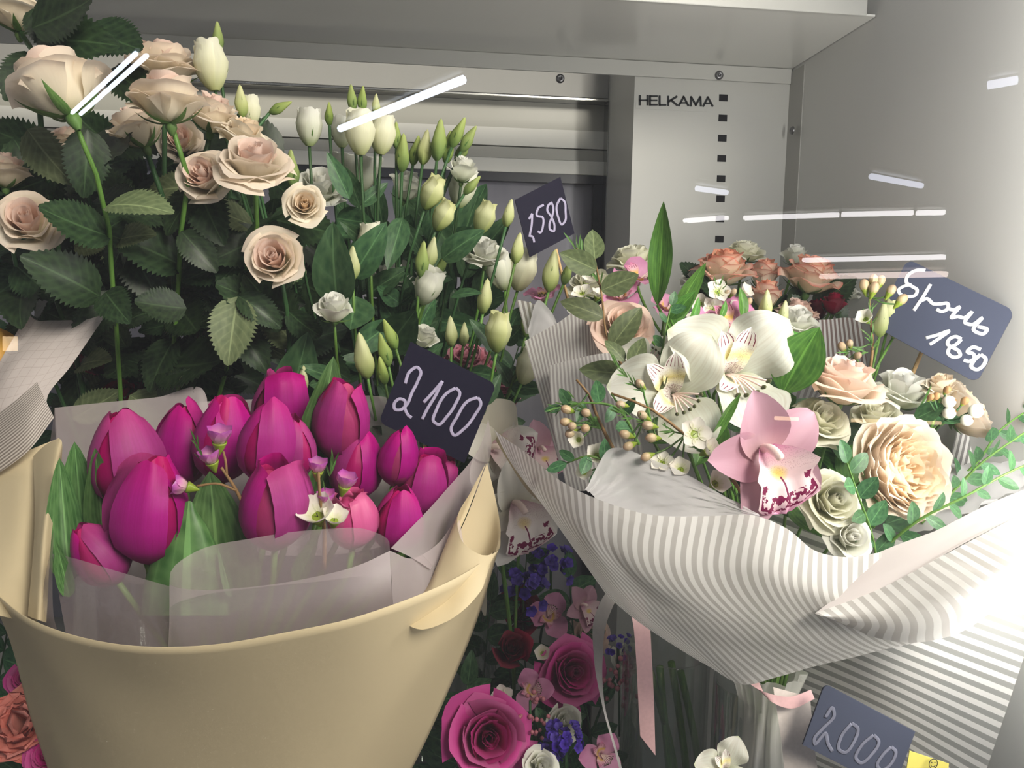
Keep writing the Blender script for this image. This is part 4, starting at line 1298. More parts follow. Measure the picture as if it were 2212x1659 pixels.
sheet(pw, 'striped_sheet', [[(-50, 925, .56), (0, 890, .555), (40, 860, .553), (80, 825, .558)], [(-50, 985, .545), (10, 945, .54), (60, 910, .54), (98, 864, .55)], [(-50, 1050, .54), (0, 1020, .535), (60, 975, .535), (117, 902, .55)]], stripes('striped_wrap_corner', 1, white=(222, 214, 208), grey=(150, 140, 132), angle=20.0), 24, 14)

# --- ribbons
M_ribg = simple('ribbon_grey', (186, 182, 180), 0.35, 0.4, nz=0.05, nscale=300)
M_ribp = simple('ribbon_pink', (212, 172, 174), 0.4, 0.35, nz=0.06, nscale=400)
M_ribw = simple('ribbon_pale', (222, 212, 206), 0.4, 0.35, nz=0.05, nscale=400)
rb = tag(link('ribbon', sheet_mesh('ribbon', [[(1352, 1262, .56), (1310, 1280, .55), (1285, 1330, .545), (1283, 1420, .545), (1300, 1520, .55), (1330, 1630, .56), (1345, 1690, .57)], [(1358, 1276, .555), (1332, 1295, .54), (1312, 1340, .535), (1302, 1420, .54), (1306, 1520, .55), (1334, 1625, .56), (1352, 1690, .57)]], M_ribg, 40, 4)), 'grey satin ribbon hanging in a curve under the striped wrap', 'ribbon')
rb = tag(link('ribbon', sheet_mesh('ribbon', [[(1350, 1282, .55), (1366, 1340, .535), (1374, 1420, .53), (1378, 1500, .53), (1383, 1590, .535)], [(1388, 1280, .55), (1402, 1340, .535), (1408, 1420, .53), (1412, 1500, .53), (1416, 1632, .535)]], M_ribp, 30, 4)), 'pink ribbed ribbon with slanted end under the striped wrap', 'ribbon')
rb = tag(link('ribbon', sheet_mesh('ribbon', [[(1600, 1462, .49), (1640, 1490, .475), (1700, 1505, .47), (1752, 1490, .475)], [(1640, 1475, .49), (1665, 1515, .47), (1700, 1530, .468), (1760, 1510, .475)]], M_ribp, 24, 5)), 'pink ribbon bow at the neck of the striped wrap', 'ribbon')
rb = tag(link('ribbon', sheet_mesh('ribbon', [[(1670, 1484, .48), (1685, 1580, .475), (1698, 1700, .48)], [(1750, 1506, .475), (1758, 1600, .47), (1772, 1700, .475)]], M_ribw, 20, 6)), 'pale ribbed ribbon tail beside the 2000 card', 'ribbon')
nk = thing('wrapped_stems', 'white cellophane wrapped stems under the striped wrap', 'bouquet stems', P(1660, 1760, .53))
th_ = np.linspace(0, 2 * np.pi, 61)[None, :]
vv_ = np.linspace(0, 1, 15)[:, None]
rr_ = Sz(1, .53) * np.interp(vv_, [0, .2, .4, .7, 1], [84, 58, 54, 74, 92]) * (1 + .10 * np.sin(11 * th_ + 3 * vv_) + .06 * np.sin(23 * th_ - 5 * vv_))
c_ = P(1648, 1600, .535)
part('film', grid_mesh('film', np.stack([c_.x + rr_ * np.cos(th_), c_.y + rr_ * np.sin(th_), c_.z + .06 - .13 * vv_ + 0 * th_], -1), film('handle_film', (240, 238, 232), 0.15, 0.45, 0.3, 0.0, 30.0, 0.5)), nk)
for k in range(5):
    a_ = k * 1.256
    part('stem', tube_mesh('stem', [P(1655, 1500, .535) + Vector((0.014 * math.cos(a_), 0.014 * math.sin(a_), 0)), P(1655, 1760, .535) + Vector((-0.016 * math.cos(a_), -0.016 * math.sin(a_), 0))], 0.003, G_stem, 7, 4), nk)
# ------------------------------------------------------------------ blush roses in the vase, upper left
def nf(kind, n):
    return kind


FOOT_R = (300, 1320, .74)
ROSES = [
    # key, px, py, Y, size, facing, roll, label
    ('blush_b', 120, 178, .56, 190, (-.42, .86, -.12), 0.4, 'large blush rose seen from below beside the bright tube reflection', [(222, 420, .585), (245, 640, .62)]),
    ('blush_a', 362, 205, .58, 150, (-.05, 1, .12), 1.0, 'blush rose seen side on with drooping sepals on a bent stem', [(402, 330, .59), (392, 480, .61), (385, 620, .64)]),
    ('blush_c', 352, 128, .66, 140, (.05, 1, .2), 2.0, 'blush rose behind, topmost of the middle cluster', None),
    ('blush_b', 290, 268, .63, 120, (-.35, .9, .2), 0.6, 'blush rose half hidden under the side-on rose', None),
    ('blush_a', 462, 240, .64, 115, (.25, .9, .25), 1.7, 'blush rose just below the tall green bell bud', None),
    ('cream_a', 530, 285, .63, 105, (.3, .85, .3), 2.2, 'cream rose tucked behind the widest open blush rose', None),
    ('blush_c', 550, 345, .58, 146, (.12, .80, .58), 0.2, 'widest open blush rose with pink heart above the lisianthus', [(560, 440, .60), (535, 560, .63), (515, 680, .66)]),
    ('blush_a', 440, 378, .60, 112, (-.22, .35, 1), 2.8, 'blush rose facing the glass with tight coral heart', None),
    ('cream_a', 658, 440, .60, 84, (.15, .2, 1), 1.1, 'small cream spray rose below the grey pointed bud', [(640, 480, .62), (560, 470, .64), (500, 560, .66)]),
    ('blush_b', 592, 556, .60, 128, (-.02, .25, 1), 0.0, 'creamy rose with folded back petals above the tulips', [(615, 640, .62), (625, 740, .65)]),
    ('blush_a', 58, 475, .60, 122, (.25, .45, .9), 0.9, 'pale pink rose at the edge above the dark leaves', None),
    ('blush_b', 12, 362, .62, 100, (.1, 1, .1), 0.1, 'pale rose cut by the picture edge below the large one', None),
    ('cream_a', 40, 22, .64, 120, (0, 1, .0), 0.7, 'yellowish cream rose in the top corner', [(66, 60, .62), (80, 200, .62), (120, 500, .66)]),
    ('blush_c', 142, 296, .66, 78, (-.2, .8, .3), 0.5, 'partly hidden blush rose behind the serrated leaf', None),
    ('blush_a', 388, 300, .70, 88, (.1, .4, .9), 0.5, 'shaded peach rose deep inside the rose bunch', None),
]
rose_th = []
for i, (key, px, py, Y, sz, fc, rl, lab, via) in enumerate(ROSES):
    ft = P(FOOT_R[0] + (px - 300) * 0.12, FOOT_R[1], FOOT_R[2] + rng.uniform(-.02, .02))
    th, base, pts = flower(key, 'rose', lab, 'rose', px, py, Y, sz, fc, rl, ft, 5.2 if sz > 110 else 4.0, G_stem if i in (0, 1, 6) else G_stemd, 'blush roses in the upper corner', via)
    rose_th.append((th, base, pts, Y))
# leaves on the rose stems: those that show clearly
T0 = rose_th[0][0]
for (th, kind, p0, p1, nrm, var) in [
    (0, 'roseu', (232, 445, .585), (378, 462, .57), (.0, .75, .6), 0), (0, 'rose', (240, 512, .60), (58, 478, .575), (.05, .5, .9), 1),
    (0, 'rose', (215, 640, .61), (40, 552, .57), (.3, .3, .9), 0), (0, 'rose', (402, 666, .60), (276, 664, .585), (0, .3, 1), 1),
    (0, 'rose', (228, 632, .605), (282, 700, .58), (.2, .1, 1), 0), (1, 'roseu', (514, 642, .615), (492, 792, .60), (.1, .1, 1), 0),
    (1, 'rose', (515, 640, .615), (612, 705, .61), (.1, .4, .9), 2), (1, 'rose', (392, 500, .61), (470, 590, .61), (.1, .4, .9), 0),
    (1, 'rose', (170, 330, .66), (345, 400, .62), (.2, .3, .9), 1), (0, 'rose', (190, 280, .60), (180, 430, .60), (.5, .1, .9), 0),
    (11, 'roseu', (60, 280, .60), (160, 400, .60), (-.3, .2, .9), 0), (11, 'rose', (30, 300, .66), (130, 470, .66), (.3, .2, .9), 2),
    (12, 'rose', (70, 60, .60), (245, 30, .60), (.1, .2, 1), 1), (12, 'rose', (80, 90, .61), (262, 100, .60), (.1, .2, 1), 0),
    (12, 'rose', (70, 20, .62), (120, 120, .62), (.1, .2, 1), 0), (12, 'rose', (90, 120, .64), (10, 220, .62), (.1, .2, 1), 0),
    (12, 'rose', (190, 60, .63), (330, 150, .63), (.2, .3, 1), 1), (1, 'rose', (240, 150, .65), (350, 235, .64), (.2, .2, 1), 0),
    (2, 'rose', (350, 790, .66), (530, 830, .63), (0, .6, .8), 1), (1, 'rose', (360, 900, .66), (430, 800, .63), (.1, .5, .8), 0),
    (3, 'roseu', (405, 860, .66), (350, 800, .63), (.1, .5, .8), 1), (1, 'rose', (500, 690, .66), (580, 800, .64), (.1, .5, .8), 2),
    (6, 'rose', (520, 560, .66), (390, 610, .65), (.1, .3, .9), 0), (6, 'rose', (480, 430, .67), (420, 530, .65), (.1, .3, .9), 1),
]:
    add_leaf(rose_th[th][0], kind, P(*p0), P(*p1), nrm, var)
# the rest of the leaf mass further in
r2 = random.Random(21)
for i, (th, base, pts, Y) in enumerate(rose_th):
    for k in range(18):
        t_ = r2.uniform(0.10, 0.85)
        a = along(pts, t_)
        L = r2.uniform(0.036, 0.062)
        d = Vector((r2.uniform(-1, 1), r2.uniform(-.5, .4), r2.uniform(-.8, .35))).normalized()
        a2 = a + Vector((0, r2.uniform(0.0, 0.05), 0))
        add_leaf(th, 'rose' if r2.random() < .85 else 'roseu', a2, a2 + d * L, (r2.uniform(-.4, .4), r2.uniform(.1, .8), 1))

for k in range(90):
    q = P(r2.uniform(-10, 660), r2.uniform(300, 640), r2.uniform(.70, .82))
    th = min(rose_th, key=lambda w_: abs(w_[1].x - q.x) + .5 * abs(w_[1].z - q.z))[0]
    d = Vector((r2.uniform(-1, 1), r2.uniform(-.4, .2), r2.uniform(-.9, .5))).normalized()
    add_leaf(th, 'rose', q, q + d * r2.uniform(.05, .075), (r2.uniform(-.4, .4), r2.uniform(.0, .6), 1))

# ------------------------------------------------------------------ lisianthus
FOOT_E = (850, 1320, .84)
EU = [
    # key, px, py, Y, width, facing, label
    ('bell_i', 455, 140, .66, 66, (-.12, 1, .1), 'tall pale green lisianthus bell beside the topmost bud'),
    ('bud_a', 470, 82, .66, 24, (.02, 1, .1), 'topmost pointed green lisianthus bud'),
    ('bud_b', 521, 218, .66, 26, (-.05, 1, .1), 'slim green lisianthus bud above the widest blush rose'),
    ('bell_i', 541, 240, .67, 40, (.0, 1, .1), 'narrow pale lisianthus bell behind the slim bud'),
    ('bud_a', 606, 232, .67, 20, (.9, .45, .1), 'small green bud nodding sideways on a curved stalk'),
    ('bell_w', 668, 274, .68, 52, (.03, 1, .12), 'white lisianthus bell standing alone left of the tube reflection'),
    ('bud_a', 711, 246, .69, 18, (.0, 1, .1), 'thin green bud between two white bells'),
    ('bell_w', 738, 284, .72, 44, (.0, 1, .1), 'white bell behind the dark cut stem'),
    ('bell_i', 777, 284, .67, 62, (-.02, 1, .14), 'white bell crossed by the tube reflection'),
    ('bell_i', 826, 290, .69, 54, (.1, 1, .1), 'white bell next to the one under the tube reflection'),
    ('bud_a', 760, 212, .68, 21, (-.05, 1, .1), 'bright green bud, first of the pair above the bells'),
    ('bud_a', 783, 214, .68, 20, (.06, 1, .1), 'bright green bud, second of the pair above the bells'),
    ('bud_b', 812, 226, .70, 18, (.05, 1, .1), 'pale green bud tip beside the pair of buds'),
    ('bud_a', 856, 292, .70, 21, (.0, 1, .1), 'dark green bud right of the white bells'),
    ('bud_a', 870, 330, .70, 30, (.05, 1, .2), 'stout green bud above the half open pair'),
    ('bud_a', 898, 325, .72, 24, (.2, 1, .1), 'green bud leaning toward the window sash'),
    ('bud_b', 918, 318, .71, 30, (.15, 1, .1), 'greenish half bud below the window ledge'),
    ('bud_a', 948, 302, .70, 33, (.1, 1, .1), 'tall olive bud at the window ledge'),
    ('bud_a', 968, 318, .71, 26, (.15, 1, .1), 'olive bud behind the tall one'),
    ('bud_a', 990, 286, .70, 26, (.45, 1, .1), 'highest bud of the cluster near the window'),
    ('bud_a', 1012, 300, .71, 24, (.6, 1, .1), 'outermost bud of the cluster near the window'),
    ('bud_a', 1000, 322, .72, 24, (.5, 1, .1), 'lowest bud of the cluster near the window'),
    ('bud_a', 630, 365, .66, 30, (.0, 1, .2), 'grey green pointed bud beside the widest blush rose'),
    ('white_a', 690, 398, .70, 104, (.15, .7, .6), 'open white lisianthus with broad petals behind the cream spray rose'),
    ('bell_o', 772, 375, .75, 80, (.05, 1, .2), 'shaded white lisianthus behind the row of stems'),
    ('white_b', 880, 398, .74, 84, (.25, .9, .3), 'white lisianthus among the stems near the window'),
    ('white_b', 1000, 362, .71, 72, (.1, 1, .25), 'white lisianthus under the bud cluster'),
    ('bell_w', 998, 405, .74, 58, (.2, 1, .1), 'pale lisianthus half hidden under the white one'),
    ('bell_g', 933, 416, .68, 48, (.4, .9, .2), 'yellow green half open lisianthus leaning right'),
    ('bell_g', 957, 466, .68, 44, (.45, .9, .25), 'second yellow green half open lisianthus lower down'),
    ('bud_a', 1020, 400, .70, 20, (.7, .8, .1), 'slim green bud beside the dark window frame'),
    ('bell_g', 1046, 470, .70, 46, (.35, 1, .2), 'pale green bell below the window frame'),
    ('bud_b', 1099, 460, .66, 25, (.2, 1, .1), 'slender bud touching the 1580 card'),
    ('bud_b', 1118, 536, .66, 28, (.15, 1, .1), 'slender bud below the 1580 card'),
    ('white_a', 1047, 542, .70, 92, (.0, .9, .4), 'open white lisianthus left of the 1580 card'),
    ('bell_i', 1128, 582, .76, 62, (.2, 1, .1), 'pale bell at the foot of the 1580 card'),
    ('bell_w', 1080, 585, .76, 58, (-.3, 1, .1), 'shaded pale bell beneath the open white lisianthus'),
    ('bud_a', 912, 560, .66, 30, (.1, 1, .15), 'green bud above the drooping white lisianthus'),
    ('bud_b', 932, 545, .68, 28, (.2, 1, .15), 'second green bud above the drooping white lisianthus'),
    ('bud_a', 955, 570, .69, 20, (.5, 1, .1), 'small leaning green bud in the dark stems'),
    ('bell_w', 925, 618, .67, 58, (.35, .9, .3), 'white lisianthus bell among dark stems'),
    ('white_a', 852, 592, .74, 100, (.0, .9, .4), 'large shaded white lisianthus behind the stems'),
    ('bell_i', 800, 520, .68, 52, (.0, 1, .12), 'cream lisianthus bell in the middle of the bunch'),
    ('bud_b', 762, 568, .63, 30, (.02, 1, .1), 'pale yellow green bud in front of the broad leaf'),
    ('white_b', 722, 662, .60, 84, (.06, 1, .45), 'bright white lisianthus alone before the dark stems'),
    ('white_a', 622, 482, .70, 72, (.1, .8, .5), 'shaded white lisianthus below the cream spray rose'),
    ('bud_b', 785, 768, .61, 42, (-.18, 1, .12), 'large green bud above the price card 2100'),
    ('bud_a', 842, 722, .62, 27, (-.4, 1, .1), 'upper green bud above the price card 2100'),
    ('bud_a', 830, 756, .62, 29, (-.25, 1, .1), 'middle green bud of the three near the card 2100'),
    ('bud_a', 826, 800, .61, 24, (-.2, 1, .1), 'lowest green bud beside the card 2100'),
    ('bud_b', 624, 815, .62, 20, (-.1, 1, .1), 'left small bud above the tulips'),
    ('bud_b', 655, 818, .62, 24, (.05, 1, .1), 'right small bud above the tulips'),
    ('white_b', 918, 724, .68, 66, (.3, .8, .4), 'white lisianthus directly above the card 2100'),
    ('bud_b', 974, 716, .68, 28, (-.05, 1, .1), 'pale bud above the pink carnation'),
    ('bud_b', 1002, 722, .69, 22, (.05, 1, .1), 'second pale bud above the pink carnation'),
    ('bell_g', 1076, 716, .64, 58, (.05, 1, .18), 'cream lisianthus with frilled green rim near the striped wrap'),
    ('bud_b', 1048, 640, .67, 32, (.12, 1, .1), 'tall pale bud left of the striped wrap tip'),
    ('bell_i', 1142, 790, .72, 56, (.35, 1, .1), 'cream lisianthus against the striped wrap'),
    ('bud_a', 1140, 690, .72, 30, (.1, 1, .1), 'olive bud behind the striped wrap tip'),
    ('bud_b', 1192, 585, .72, 38, (.12, 1, .1), 'pale bud just right of the skewer of card 1580'),
    ('bud_a', 1226, 588, .73, 22, (.3, 1, .1), 'small bud right of the skewer of card 1580'),
    ('bud_a', 1020, 850, .70, 24, (.1, 1, .1), 'small green bud below the pink carnation'),
]
eu_th = []
for i, (key, px, py, Y, sz, fc, lab) in enumerate(EU):
    ft = P(FOOT_E[0] + (px - 830) * 0.20, FOOT_E[1], FOOT_E[2] + rng.uniform(-.03, .0))
    nm = 'lisianthus_bud' if key.startswith('bud') else 'lisianthus'
    th, base, pts = flower(key, nm, lab, 'flower bud' if key.startswith('bud') else 'lisianthus', px, py, Y, sz, fc, rng.uniform(0, 6), ft, 3.2, G_stem if py > 500 else G_stemd, 'lisianthus in the middle vase', k=0.25)
    eu_th.append((th, base, pts, Y))
for (k_, p0, p1, nrm, var) in [
    (44, (730, 660, .63), (715, 480, .60), (-.1, .1, 1), 0), (8, (755, 430, .66), (705, 330, .66), (.2, 0, 1), 1), (42, (760, 600, .66), (835, 480, .64), (.2, .1, 1), 0),
    (43, (770, 640, .66), (740, 760, .62), (.2, .2, 1), 2), (47, (830, 760, .67), (915, 640, .65), (.2, .2, 1), 2), (29, (955, 560, .68), (1045, 495, .66), (.1, .3, 1), 0),
    (34, (975, 640, .68), (1045, 640, .66), (.1, .6, .8), 1), (41, (870, 470, .70), (835, 590, .68), (.1, .2, 1), 1), (50, (620, 900, .66), (665, 720, .63), (.2, .2, 1), 0),
    (55, (1075, 760, .67), (1010, 690, .67), (.1, .4, 1), 1), (52, (900, 800, .68), (960, 740, .68), (.1, .4, 1), 1)]:
    add_leaf(eu_th[k_][0], 'eust', P(*p0), P(*p1), nrm, var)
for i, (th, base, pts, Y) in enumerate(eu_th):
    for k in range(4):
        t_ = r2.uniform(0.15, 0.75)
        a = along(pts, t_)
        L = r2.uniform(0.025, 0.045)
        d = Vector((r2.uniform(-1, 1), r2.uniform(-.4, .3), r2.uniform(-.2, 1.0))).normalized()
        add_leaf(th, 'eust', a, a + d * L, (r2.uniform(-.4, .4), r2.uniform(.0, .6), 1))
for k in range(60):
    q = P(r2.uniform(690, 1040), r2.uniform(470, 800), r2.uniform(.80, .88))
    th = min(eu_th, key=lambda w_: abs(w_[1].x - q.x) + .5 * abs(w_[1].z - q.z))[0]
    d = Vector((r2.uniform(-1, 1), r2.uniform(-.3, .2), r2.uniform(-.2, 1))).normalized()
    add_leaf(th, 'eust', q, q + d * r2.uniform(.05, .08), (r2.uniform(-.4, .4), r2.uniform(.0, .6), 1))
# burgundy roses standing in the shade behind the tulips
for i, (px, py, Y, s_, lab) in enumerate([(215, 760, .74, 120, 'dark red rose in shade behind the torn paper'), (320, 800, .76, 130, 'dark red rose in shade above the back film'), (265, 860, .72, 110, 'dark red rose just above the frosted film')]):
    th, base, pts = flower('burgundy_a', 'rose', lab, 'rose', px, py, Y, s_, (.1, .7, .6), i, P(px, 1250, Y + .03), 4, G_stemd, 'dark red roses in the shade')
    for k in range(5):
        a = along(pts, r2.uniform(0.0, 0.6))
        add_leaf(th, 'rose', a, a + Vector((r2.uniform(-1, 1), r2.uniform(-.4, .2), r2.uniform(-.2, .8))).normalized() * 0.05, (0, .5, 1))

# ------------------------------------------------------------------ tulips
FOOT_T = (480, 1640, .53)
TUL = [
    # key, px, py, Y, width, facing, roll, label, sx
    ('tulip_0', 272, 985, .50, 152, (-.05, 1, .10), 0.35, 'broad magenta tulip at the back left of the cream wrap'),
    ('tulip_2', 395, 955, .56, 118, (-.02, 1, .05), 1.2, 'shaded magenta tulip behind the broad one'),
    ('tulip_1', 482, 945, .54, 128, (.06, 1, .05), 2.4, 'magenta tulip with split petals left of the tall one'),
    ('tulip_2', 572, 950, .495, 118, (.10, 1, .08), 0.2, 'tall front magenta tulip in the middle of the wrap'),
    ('tulip_3', 605, 878, .58, 118, (.05, 1, .12), 2.0, 'highest magenta tulip at the back'),
    ('tulip_2', 642, 965, .525, 88, (.04, 1, .05), 3.2, 'slim magenta tulip right of the tall one'),
    ('tulip_1', 738, 905, .545, 122, (.10, 1, .08), 1.0, 'magenta tulip beside the upright leaf and the card'),
    ('tulip_0', 770, 1000, .545, 118, (.16, 1, .05), 2.7, 'hazy pink magenta tulip under the glass haze'),
    ('tulip_2', 858, 985, .535, 86, (.12, 1, .08), 0.5, 'magenta tulip under the corner of the card 2100'),
    ('tulip_3', 912, 1045, .55, 110, (.22, 1, .12), 4.0, 'open magenta tulip furthest right in the wrap'),
    ('tulip_0', 862, 1118, .50, 112, (.10, 1, .20), 1.9, 'red magenta tulip by the frosted film edge'),
    ('tulip_pinkish', 762, 1120, .49, 108, (.02, 1, .25), 0.4, 'light pink tulip in front above the film curl'),
    ('tulip_1', 320, 1098, .455, 160, (.06, 1, .10), 3.5, 'large front magenta tulip behind the cut leaf'),
    ('tulip_3', 592, 1090, .455, 150, (.02, 1, .12), 2.55, 'large front magenta tulip with red inner petals'),
    ('tulip_0', 212, 1195, .455, 108, (-.50, 1, .15), 0.9, 'lowest magenta tulip leaning to the film edge'),
    ('tulip_1', 955, 1040, .59, 80, (.35, 1, .05), 0.9, 'violet tulip petal showing behind the open tulip'),
    ('tulip_2', 690, 1050, .57, 100, (.10, 1, .05), 0.9, 'shaded tulip deep between the front tulips'),
]
tu_th = []
for i, (key, px, py, Y, sz, fc, rl, lab) in enumerate(TUL):
    ft = P(FOOT_T[0] + (px - 520) * 0.15, FOOT_T[1], FOOT_T[2])
    th, base, pts = flower(key, 'tulip', lab, 'tulip', px, py, Y, sz, fc, rl, ft, 7, G_stem, 'tulips in the cream wrap', k=0.3)
    tu_th.append((th, base, pts, Y))
for (k_, kind, p0, p1, nrm, var, ws) in [
    (6, 'tulip', (655, 1080, .555), (713, 765, .565), (.4, .1, 1), 0, 0.9), (12, 'tulip', (480, 1330, .47), (452, 1010, .475), (.3, .0, 1), 0, 1.3),
    (0, 'tulip', (225, 1180, .50), (196, 940, .50), (.5, 0, 1), 1, 1.0), (14, 'tulip', (150, 1260, .48), (135, 1010, .52), (.4, 0, 1), 1, 1.0), (0, 'tulip', (185, 1230, .50), (165, 960, .53), (.4, 0, 1), 1, 1.2),
    (14, 'tulip', (150, 1290, .446), (123, 1160, .452), (.4, .1, 1), 1, 0.9), (11, 'tulip', (640, 1260, .47), (715, 1135, .47), (-.3, .2, 1), 1, 1.0),
    (13, 'tulip', (500, 1290, .44), (480, 1190, .455), (.1, .2, 1), 1, 0.7)]:
    add_leaf(tu_th[k_][0], kind, P(*p0), P(*p1), nrm, var, 'leaf', ws)
# the leaf rolled round the front tulip, its tip cut off
nu, nv = 20, 18
rows = []
for j in range(nv + 1):
    v = j / nv
    cx = 400 + 8 * v
    cyv = 1330 - 248 * v
    half = np.interp(v, [0, 0.3, 0.55, 0.8, 0.93, 1.0], [96, 92, 74, 44, 20, 11])
    row = []
    for i in range(nu + 1):
        a = (i / nu - 0.5) * 1.5 * math.pi
        row.append(tuple(P(cx + half * math.sin(a) * (1 if abs(a) < 1.57 else 1), cyv + 10 * (1 - math.cos(a)) * v, .455 - Sz(half, .45) * 0.55 * math.cos(a))))
    rows.append(row)
part('leaf', grid_mesh('leaf', np.array(rows), G_tulip), tu_th[12][0])

# waxflower sprig between the tulips
wf = thing('waxflower_sprig', 'pink waxflower sprig standing between the magenta tulips', 'flower sprig', P(530, 1180, .46))


def bloom_part(th, key, px, py, Y, size, face, roll=0.0, name='bloom'):
    """a small bloom on a sprig: one part, its petals as sub-parts"""
    T = TPL[key]
    s = Sz(size * (1.22 if key in ('wax_w', 'wax_c') else 1.0), Y)
    R = orient(face, roll)
    base = P(px, py, Y) - (R @ Vector((0, 0, 1))) * T['h'] * s
    e = bpy.data.objects.new(name, None)
    e.empty_display_size = 0.01
    COL.objects.link(e)
    e.parent = th
    e.matrix_basis = Matrix.Translation(base - th.location) @ R.to_4x4() @ Matrix.Scale(s, 4)
    for pn, me in T['parts']:
        link(pn, me, e)
    return base


def twig(th, pts, r, mat=None, name='twig'):
    part(name, tube_mesh(name, [P(*q) for q in pts], r, mat or B_twig, 6, 10), th)


def needles(th, p0, p1, n, L, spread=0.9, seed=0):
    rr = random.Random(seed)
    a, b = P(*p0), P(*p1)
    d = (b - a).normalized()
    for k in range(n):
        q = a.lerp(b, rr.uniform(0.0, 1.0))
        side = Vector((rr.uniform(-1, 1), rr.uniform(-1, .3), rr.uniform(-1, 1)))
        e = (d + side * spread).normalized()
        add_leaf(th, 'needle', q, q + e * L * rr.uniform(.7, 1.2), (0, 0, 1), None, 'needle_leaf')


twig(wf, [(535, 1110, .45), (505, 1050, .448), (478, 1010, .446)], [0.0012, 0.0008])
twig(wf, [(512, 1060, .448), (470, 1045, .447), (425, 1050, .446)], [0.0008, 0.0007])
twig(wf, [(490, 1030, .447), (486, 990, .446), (482, 975, .446)], [0.0008, 0.0007])
bloom_part(wf, 'wax_k', 474, 955, .445, 85, (.1, 1, .2))
bloom_part(wf, 'wax_k', 458, 998, .445, 75, (-.2, 1, .3))
bloom_part(wf, 'wax_k', 404, 1052, .445, 72, (-.9, .3, .2))
needles(wf, (440, 1000, .446), (425, 955, .446), 10, Sz(34, .446), 0.35, 3)
wf2 = thing('waxflower_sprig', 'pale waxflower sprig beside the light pink tulip', 'flower sprig', P(700, 1230, .46))
twig(wf2, [(700, 1230, .46), (700, 1140, .455), (690, 1060, .45), (688, 1020, .45)], [0.0014, 0.0008])
bloom_part(wf2, 'wax_c', 686, 1115, .448, 85, (-.1, .8, .6))
bloom_part(wf2, 'wax_c', 722, 1125, .448, 59, (.2, .9, .5))
bloom_part(wf2, 'wax_k', 686, 1018, .455, 69, (.1, 1, .2))
bloom_part(wf2, 'wax_k', 744, 1050, .46, 75, (.3, 1, .2))
bloom_part(wf2, 'wax_k', 705, 1085, .455, 66, (.0, 1, .3))
needles(wf2, (700, 1070, .455), (722, 1000, .455), 8, Sz(40, .455), 0.4, 5)

# ------------------------------------------------------------------ the orchid and peach rose bouquet
FOOT_B = (1655, 1600, .535)


def bq(key, name, lab, cat, px, py, Y, sz, fc, rl=0.0, sr=4, sx=1.0, group='flowers of the striped bouquet'):
    ft = P(FOOT_B[0] + (px - 1655) * 0.03, FOOT_B[1], FOOT_B[2])
    return flower(key, name, lab, cat, px, py, Y, sz, fc, rl, ft, sr, G_stem, group, None, sx, True, 0.25)


bq('orchid_a', 'orchid', 'dusky pink cymbidium orchid with maroon spotted lip', 'orchid', 1662, 985, .455, 325, (.10, .25, 1), 0.30)
bq('alstro_w', 'alstroemeria', 'large white alstroemeria with maroon streaks under the broad green leaf', 'alstroemeria', 1585, 800, .525, 330, (.10, .35, 1), 0.12)
bq('alstro_w2', 'alstroemeria', 'white alstroemeria with maroon streaks left of the larger one', 'alstroemeria', 1455, 845, .515, 290, (-.25, .35, 1), 0.45)
bq('garden_peach', 'garden_rose', 'large peach garden rose with crowded petals above the striped cuff', 'rose', 1957, 1012, .485, 262, (.22, .35, 1), 0.3)
bq('pink_a', 'rose', 'peach pink rose seen side on right of the broad leaf', 'rose', 1825, 818, .535, 178, (.10, 1, .25), 0.6)
bq('ivory_a', 'rose', 'ivory rose between the orchid and the side-on peach rose', 'rose', 1778, 905, .53, 126, (.1, .7, .75), 1.2)
bq('ivory_a', 'rose', 'ivory rose peeping above the large peach garden rose', 'rose', 1895, 895, .55, 110, (-.1, .9, .4), 2.2)
bq('white_a', 'rose', 'white rose with loose outer petals behind the peach garden rose', 'rose', 1952, 838, .56, 140, (.1, .9, .3), 0.9)
bq('garden_side', 'garden_rose', 'peach garden rose in profile at the side panel', 'rose', 2090, 885, .54, 170, (.75, .5, .25), 0.4)
bq('cream_a', 'rose', 'small cream rose under the slate reservation card', 'rose', 2035, 830, .545, 90, (-.1, 1, .2), 0.4)
bq('ivory_a', 'rose', 'white flower low in front of the dark leaves', 'rose', 1800, 1080, .465, 145, (.05, .45, 1), 0.2)
bq('white_a', 'rose', 'white rose at the cuff edge under the leaves', 'rose', 1838, 1160, .455, 104, (.0, .45, 1), 1.9)
bq('alstro_p', 'alstroemeria', 'pale pink alstroemeria above the large white one', 'alstroemeria', 1575, 700, .60, 170, (.05, .8, .6), 0.4)
bq('pink_a', 'rose', 'soft pink rose behind the olive leaf at the wrap edge', 'rose', 1348, 702, .62, 128, (.0, .55, .8), 0.8)
bq('white_a', 'lisianthus', 'white and pink lisianthus behind the broad leaf', 'lisianthus', 1722, 690, .63, 100, (.1, .9, .4), 0.8)
bq('bud_b', 'lisianthus_bud', 'pale lisianthus bud left of the pointed one', 'flower bud', 1655, 660, .60, 30, (-.02, 1, .1), 0, 3)
bq('bud_b', 'lisianthus_bud', 'pointed pale lisianthus bud before the white and pink flower', 'flower bud', 1692, 678, .60, 26, (.08, 1, .1), 0, 3)
bq('bell_g', 'lisianthus', 'green white lisianthus pair beside the slate card', 'lisianthus', 1922, 680, .60, 46, (.05, 1, .1), 0, 3)
bq('bud_b', 'lisianthus_bud', 'tall green bud beside the slate card', 'flower bud', 1905, 690, .595, 34, (.02, 1, .1), 0, 3)
bq('bud_b', 'lisianthus_bud', 'leaning green bud under the slate card', 'flower bud', 1944, 705, .595, 26, (.5, 1, .1), 0, 3)
